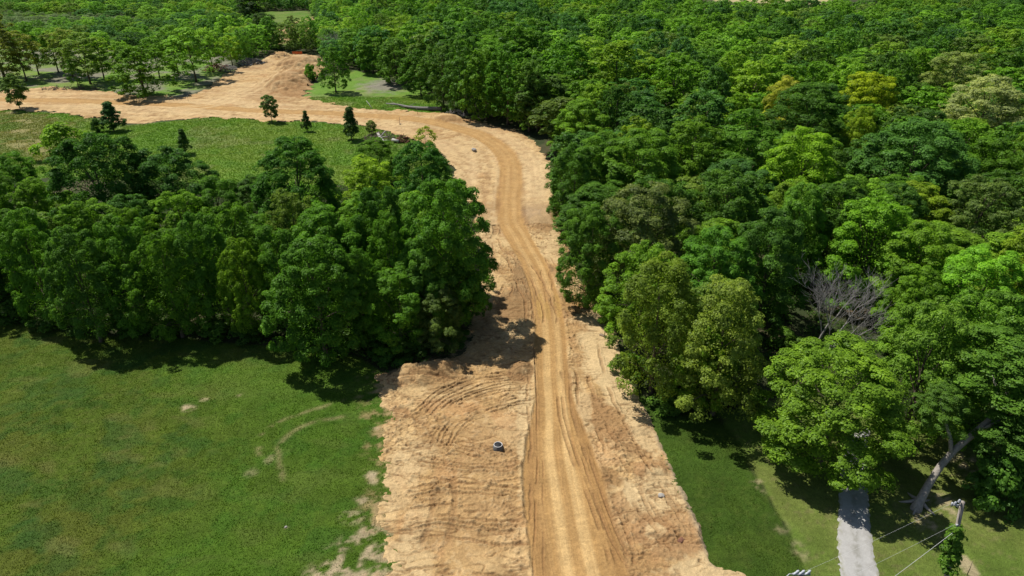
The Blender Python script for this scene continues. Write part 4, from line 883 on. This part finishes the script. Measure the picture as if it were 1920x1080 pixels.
# ------------------------------------------------------------------ the leaning tree by the drive
g0 = G(1722, 944)
root = empty("leaning_tree", (g0[0], g0[1], ground_z(g0[:1], g0[1:2])[0])); tag(root, "large tree with a thick pale trunk leaning away from the gravel driveway", "tree")
pts = [G(x, y, z) - np.array([g0[0], g0[1], 0]) for x, y, z in ((1716, 958, -.3), (1724, 940, .4), (1742, 906, 1.6), (1764, 872, 2.8), (1790, 842, 4.1), (1822, 815, 5.4), (1850, 790, 6.7), (1874, 770, 7.8), (1890, 730, 9.5))]
b = MB(); b.tube(pts, [.56, .38, .32, .30, .29, .27, .24, .21, .14], 12)
lim = [G(x, y, z) - np.array([g0[0], g0[1], 0]) for x, y, z in ((1784, 846, 4.0), (1783, 822, 5.0), (1777, 800, 6.0), (1770, 778, 7.0), (1764, 740, 8.5))]; b.tube(lim, [.20, .17, .15, .13, .08], 8)
lim = [G(x, y, z) - np.array([g0[0], g0[1], 0]) for x, y, z in ((1838, 803, 6.0), (1852, 798, 6.6), (1880, 783, 7.4))]; b.tube(lim, [.18, .15, .10], 7)
for s, e in ((pts[6], (1900, 742, 9)), (pts[7], (1860, 700, 10.5)), (pts[8], (1915, 690, 12))):
    q = G(*e) - np.array([g0[0], g0[1], 0]); b.tube([s, (s + q) / 2 + (0, 0, .5), q], [.18, .12, .05], 6)
for a in (.4, 1.7, 2.9, 4.0, 5.3): b.tube([(0, 0, .55), (math.cos(a) * .8, math.sin(a) * .8, .16), (math.cos(a) * 1.9, math.sin(a) * 1.9, -.15)], [.22, .13, .04], 6)
b.build("trunk", M["pale_bark"], root)
for (px, py, z, s, hh, c) in ((1905, 690, 11.5, .95, .50, (.115, .235, .030)), (1772, 752, 9.0, .42, .30, (.10, .20, .030)), (1915, 745, 9.5, .42, .26, (.12, .245, .032)), (1930, 800, 7.6, .70, .34, (.095, .20, .030))):
    q = G(px, py, z) - np.array([g0[0], g0[1], 0]); cm = KINDS["airy"][0][0]; c_ = link("crown", cm, None, root); c_.location = (q[0], q[1], q[2] - 14 * hh * .62); c_.scale = (s, s, hh); c_.color = (*c, 1); c_.rotation_euler = (0, 0, px)
T(1960, 790, 170, 8, "grown", (.052, .125, .022), "dark low tree at the yard's shaded edge behind the ivy-covered pole", var=1)
T(1890, 860, 100, 5, "bush", (.045, .105, .022), "dark shrub in the shade beside the ivy-covered pole", name="shrub", cat="shrub")
for px, py, w, h, lb in ((1255, 768, 60, 2.0, "low shrub at the head of the lawn strip under the feathery olives"), (1180, 700, 60, 2.4, "shrub at the dirt edge beneath the leaning feathery olive"), (1145, 600, 50, 2.2, "shrub on the dirt edge beside the muddy crossing"), (1118, 560, 40, 2.0, "shrub on the dirt edge just above the muddy crossing"),
                         (1470, 655, 60, 2.5, "small leafy shrub at the foot of the dead tree's first stem"), (1560, 668, 50, 2.0, "small leafy shrub at the foot of the dead tree's second stem"), (1790, 800, 70, 2.2, "shaded shrub behind the leaning pale trunk")):
    g = G(px, py); tree("bush", g[0], g[1], w * depth_of(g[0], g[1], 1) / FPX / 2, h, (.060, .130, .024), name="shrub", label=lb, cat="shrub")

# ------------------------------------------------------------------ pole, ivy, wires
def zline(p0, p1, py):
    for t in np.linspace(0, 1, 400):
        q = p0 * (1 - t) + p1 * t
        if P(*q)[1] <= py: return q
    return p1
PT = G(1805, 941, 10.0); PB = np.array([PT[0] + 1.25, PT[1] - .1, 0.0])
root = empty("utility_pole", tuple(PB)); tag(root, "grey wooden utility pole with ivy climbing it, leaning over the yard beside the driveway", "utility pole")
MB().tube([(0, 0, -.6), (PT - PB) * .5, PT - PB], [.19, .165, .14], 14).build("shaft", M["pole"], root)
top = PT - PB
br = MB().box(top + (-.28, -.05, -.25), (.62, .06, .08)).tube([top + (-.05, 0, -.55), top + (-.5, -.05, -.27)], [.025, .025], 6).build("bracket", M["steel"], root)
for dx, dz in ((-.50, -.20), (-.28, .0)): MB().lathe([(.0, .0), (.08, .0), (.11, .05), (.06, .08), (.10, .13), (.05, .16), (.08, .21), (.03, .26), (0, .27)], 14, top + (dx, -.05, dz)).build("insulator", M["ceramic"], br)
MB().lathe([(0, 0), (.07, 0), (.07, .32), (0, .34)], 12, top + (-.62, .06, -.45)).build("surge_arrester", M["steel"], br)
MB().box(top * .8 + (-.16, -.16, 0), (.12, .08, .2)).build("wire_clamp", M["steel"], root)
za, zb = zline(PB, PT, 1066), zline(PB, PT, 984); rg = np.random.default_rng(3); tc = []; TI = []
pos, nr, ti = [], [], []
for i in range(210):
    t = rg.random(); c = za * (1 - t) + zb * t - PB; a = rg.uniform(0, 6.28); r = rg.uniform(.22, .62) * (1 - .35 * t) * (1 + .25 * math.sin(t * 19))
    ct = c + (math.cos(a) * r, math.sin(a) * r, 0); d = np.array([math.cos(a), math.sin(a), .5]); o = unit(rg.normal(size=(16, 3)) + d * .6) * (rg.random((16, 1)) ** .3)
    pos.append(ct + o * .22); nr.append(unit(o + d * .4 + (0, 0, .5))); ti.append(np.clip(rg.random() * .5 + rg.random(16) * .5, 0, 1))
co, f = leaf_quads(np.vstack(pos), np.vstack(nr), .19, rg, .8)
me = big_mesh("climbing_ivy", co, f, attrs={"tint": np.repeat(np.concatenate(ti), 4)}); o = link("climbing_ivy", me, M["leaf"]); o.location = tuple(PB); o.color = (.105, .215, .024, 1); tag(o, "bright green ivy wrapped around the leaning utility pole", "ivy")
QT = G(1503, 1074, 9.6); QB = np.array([QT[0] + .3, QT[1], 0.0])
root = empty("utility_pole", tuple(QB)); tag(root, "utility pole whose white insulators show at the frame's edge beside the driveway", "utility pole")
MB().tube([(0, 0, -.6), (QT - QB) * .5, QT - QB - (0, 0, .15)], [.19, .165, .14], 14).build("shaft", M["pole"], root)
top = QT - QB; br = MB().box(top + (0, 0, -.12), (1.1, .10, .12)).build("crossarm", M["steel"], root)
for dx, tilt in ((-.35, .35), (.0, .3), (.38, .35)):
    MB().tube([top + (dx - .22, -.12, -.03), top + (dx - .1, -.08, .02), top + (dx, -.02, .05), top + (dx + .12, .04, .09), top + (dx + .2, .08, .12)], [.04, .08, .06, .08, .04], 12).build("insulator", M["ceramic"], br)
MB().tube([top + (-.5, -.1, 0), top + (-.8, -.12, .05), top + (-1.0, -.2, -.1), top + (-1.1, -.25, -.5)], [.025] * 4, 6).build("jumper_lead", M["ceramic"], root)
def wire(a, b, sag, r, label):
    pts = [a * (1 - t) + b * t - np.array([0, 0, sag * 4 * t * (1 - t)]) for t in np.linspace(0, 1, 24)]; c = pts[0].copy()
    o = MB().tube([p - c for p in pts], [r] * 24, 6).build("overhead_wire", M["wire"]); o.location = tuple(c); tag(o, label, "wire")
wire(PT + (-.5, 0, .05), QT + (.2, 0, .15), .15, .005, "uppermost thin wire between the tops of the two utility poles")
wire(zline(PB, PT, 980), QB + (QT - QB) * .72, .10, .006, "middle thin wire leaving the ivy-covered pole just above the ivy")
wire(zline(PB, PT, 993), G(1560, 1168, 4.5), .05, .013, "thick pale cable running down from the ivy on the leaning pole")
g = G(1813, 1078); o = MB().tube([(0, 0, -.2), (.03, 0, .7), (0, .02, 1.5)], [.035, .03, .015], 6).build("stake", M["stake"]); o.location = tuple(g); tag(o, "thin dark stake in a bare patch beside the ivy-covered pole", "stake")

# ------------------------------------------------------------------ manhole, stakes, logs, heaps
def zd(px, py):
    g = G(px, py); return g
g = zd(934, 842); root = empty("concrete_manhole", (g[0], g[1], .0)); tag(root, "round concrete manhole riser with a white rim and dark cover, standing in the bare dirt", "manhole")
root.scale = (.82, .82, .9)
MB().lathe([(.66, -.4), (.64, .15), (.58, .42), (.50, .60), (.44, .60)], 32).build("riser", M["concrete"], root)
MB().lathe([(.455, .585), (.455, .64), (.50, .655), (.525, .62), (.515, .585)], 36).build("rim", M["white"], root)
MB().lathe([(.0, .60), (.30, .60), (.32, .585), (.454, .585), (.454, .50)], 32).build("cover", M["black"], root, True)
def stake(px, py, h, label, foot=False):
    g = G(px, py); root = empty("survey_stake", (g[0], g[1], 0)); root.rotation_euler = (.05, .04, px); tag(root, label, "stake")
    MB().tube([(0, 0, -.3), (0, 0, h)], [.05, .04], 6).build("post", M["stake"], root)
    if foot: MB().box((.45, -.1, .12), (.9, .35, .18), .3).build("fallen_board", M["stake"], root)
    else: MB().box((.05, 0, h - .15), (.16, .03, .12)).build("flag", M["pale_cloth"], root)
stake(749, 234, 2.0, "tall thin stake with a board at its foot, beside the far dirt track", True)
stake(783, 214, 1.6, "short stake at the track edge in front of the grey log")
stake(353, 190, 1.8, "thin stake on the verge edge at the mouth of the dirt fork")
stake(218, 172, 2.2, "dark post on the track verge behind the broadest conical tree")
stake(1133, 634, 1.7, "thin stake on the pale sand under the leaning feathery olive", True)
def log(name, pts, rads, mat, label, cat="log", stubs=()):
    p = [G(x, y, z) for x, y, z in pts]; c = p[0].copy(); c[2] = 0; b = MB().tube([q - c for q in p], rads, 9)
    for a, d, r in stubs:
        q = np.array(p[a]) - c; b.tube([q, q + np.array(d) * .5 + (0, 0, .05), q + np.array(d)], [r, r * .8, r * .4], 6)
    o = b.build(name, mat); o.location = tuple(c); tag(o, label, cat)
log("fallen_log", [(724, 194, .5), (745, 196, .5), (765, 200.5, .45), (790, 203, .45), (828, 204, .6)], [.16, .26, .36, .44, .6], M["log_grey"], "long grey fallen log along the near edge of the small grass clearing", "log", ((1, (-2, 1.2, .5), .12), (2, (-1.5, -1.4, .3), .12), (2, (2.0, 1.0, .8), .1)))
log("fallen_branch", [(687, 189, .5), (692, 195, .4), (697, 203, .3)], [.08, .07, .04], M["dead"], "pale broken branch lying in the grass behind the far track", "branch")
log("bleached_log", [(709, 250, .9), (713, 258, .7), (718, 264, .5), (722, 271, .4)], [.40, .34, .30, .22], M["white_wood"], "bleached forked log standing out of the dark brush pile", "log", ((1, (1.2, 1.4, 1.4), .18), (2, (1.6, -.6, .3), .16), (1, (2.2, .4, .2), .15)))
log("bleached_log", [(736, 262, .7), (742, 263.5, .7), (748, 265, .6)], [.36, .36, .32], M["white_wood"], "short thick bleached log lying between the brush pile and the brown root ball", "log")
def twigs(name, px, py, rx, ry, h, n, mat, label, seed, L=2.2, r=.05):
    g = G(px, py); rg = np.random.default_rng(seed); b = MB()
    for i in range(n):
        t = math.sqrt(rg.random()); a = rg.uniform(0, 6.28); c = np.array([math.cos(a) * rx * t, math.sin(a) * ry * t, (1 - t * t) * h * rg.uniform(.1, 1)]); d = unit(rg.normal(size=3) * (1, 1, .45)) * L * rg.uniform(.3, .8)
        m = rg.normal(size=3) * .15; k = r * rg.uniform(.5, 1.8); b.tube([c - d * .5, c + m, c + d * .5], [k, k * .8, k * .3], 4)
    o = b.build(name, mat); o.location = (g[0], g[1], .1); tag(o, label, "brush heap")
twigs("brush_pile", 712, 262, 4.2, 3.0, 2.0, 170, M["bark"], "dark heap of brush under the bleached logs beside the field grass", 31)
twigs("root_ball", 754, 267, 1.9, 1.6, 1.9, 110, M["rust"], "brown tangled root ball at the end of the bleached logs", 32, 1.5, .09)
twigs("brush_pile", 408, 132, 4.6, 4.0, 2.6, 150, M["rust"], "reddish brush heap on the verge left of the dirt slope".replace("left of", "beside"), 33, 3.0, .09)
twigs("brush_pile", 428, 131, 3.0, 4.0, 2.0, 110, M["dead"], "grey brush heap touching the reddish one", 36, 3.0, .07)
twigs("rubble_heap", 470, 119, 5.0, 5.0, 2.0, 150, M["dead"], "pale grey heap of roots and rubble at the wood's edge by the dirt slope", 34, 2.2, .14)
twigs("brush_pile", 520, 108, 5.0, 5.0, 1.8, 110, M["bark"], "dark brush heap at the top of the dirt slope", 38, 2.6, .09)
twigs("brush_pile", 856, 216, 3.2, 2.4, 1.5, 110, M["dead"], "grey brush heap at the butt of the long grey log", 35, 2.2, .06)
twigs("brush_pile", 135, 168, 10, 1.6, .9, 110, M["bark"], "long low windrow of branches along the verge of the far track", 37, 3.2, .07)
def rock(px, py, s, mat, label, seed, name="grey_rock", cat="rock", z=.0):
    rg = np.random.default_rng(seed); g = G(px, py); v = []; nu, nv = 14, 9
    for j in range(nv):
        for i in range(nu):
            a, e = 2 * math.pi * i / nu, math.pi * (j / (nv - 1) - .5); d = np.array([math.cos(a) * math.cos(e), math.sin(a) * math.cos(e), math.sin(e)])
            k = .75 + .5 * float(fbm(np.array([d[0] * 1.6 + seed]), np.array([d[1] * 1.6 + d[2] * 1.9]), seed, 3)[0]); v.append(np.sign(d) * np.abs(d) ** .75 * k * np.array(s) * .5)
    b = MB(); b.v = v; b.f = [(j * nu + i, j * nu + (i + 1) % nu, (j + 1) * nu + (i + 1) % nu, (j + 1) * nu + i) for j in range(nv - 1) for i in range(nu)]
    o = b.build(name, mat, smooth=False); o.location = (g[0], g[1], z + s[2] * .28); o.rotation_euler = (0, 0, seed); tag(o, label, cat)
rock(889, 283, (1.3, 1.0, .8), M["stone"], "grey block of stone on the sand inside the road bend", 2)
rock(1240, 931, (.55, .5, .35), M["stone"], "small grey stone alone on the pale sand beside the lawn edge", 3)
rock(536, 989, (.26, .2, .16), M["stone"], "small pale stone in the pasture grass", 4, "pale_stone", "stone")
rock(896, 514, (1.0, .6, .45), M["pale_cloth"], "crumpled pale sheet lying under the tall maple at the dirt edge", 6, "crumpled_sheet", "plastic sheet")
rock(1277, 1018, (.7, .5, .4), M["rust"], "brown clod beside the lawn edge near the bottom of the graded strip", 7, "earth_clod", "clod", .1)
g = G(558, 106); root = empty("barrier_fence", (g[0], g[1], .9)); tag(root, "short bright orange mesh barrier at the top of the dirt slope", "barrier")
b = MB()
for i in range(9): b.box((0 + (i - 4) * .42, .15 * math.sin(i), .55), (.36, .03, .9), .12 * math.cos(i * 1.7))
b.build("mesh_panel", M["orange"], root, False)
for x in (-2, 0, 2): MB().tube([(x, 0, -.9), (x, .03, 1.25)], [.05, .045], 6).build("post", M["stake"], root)
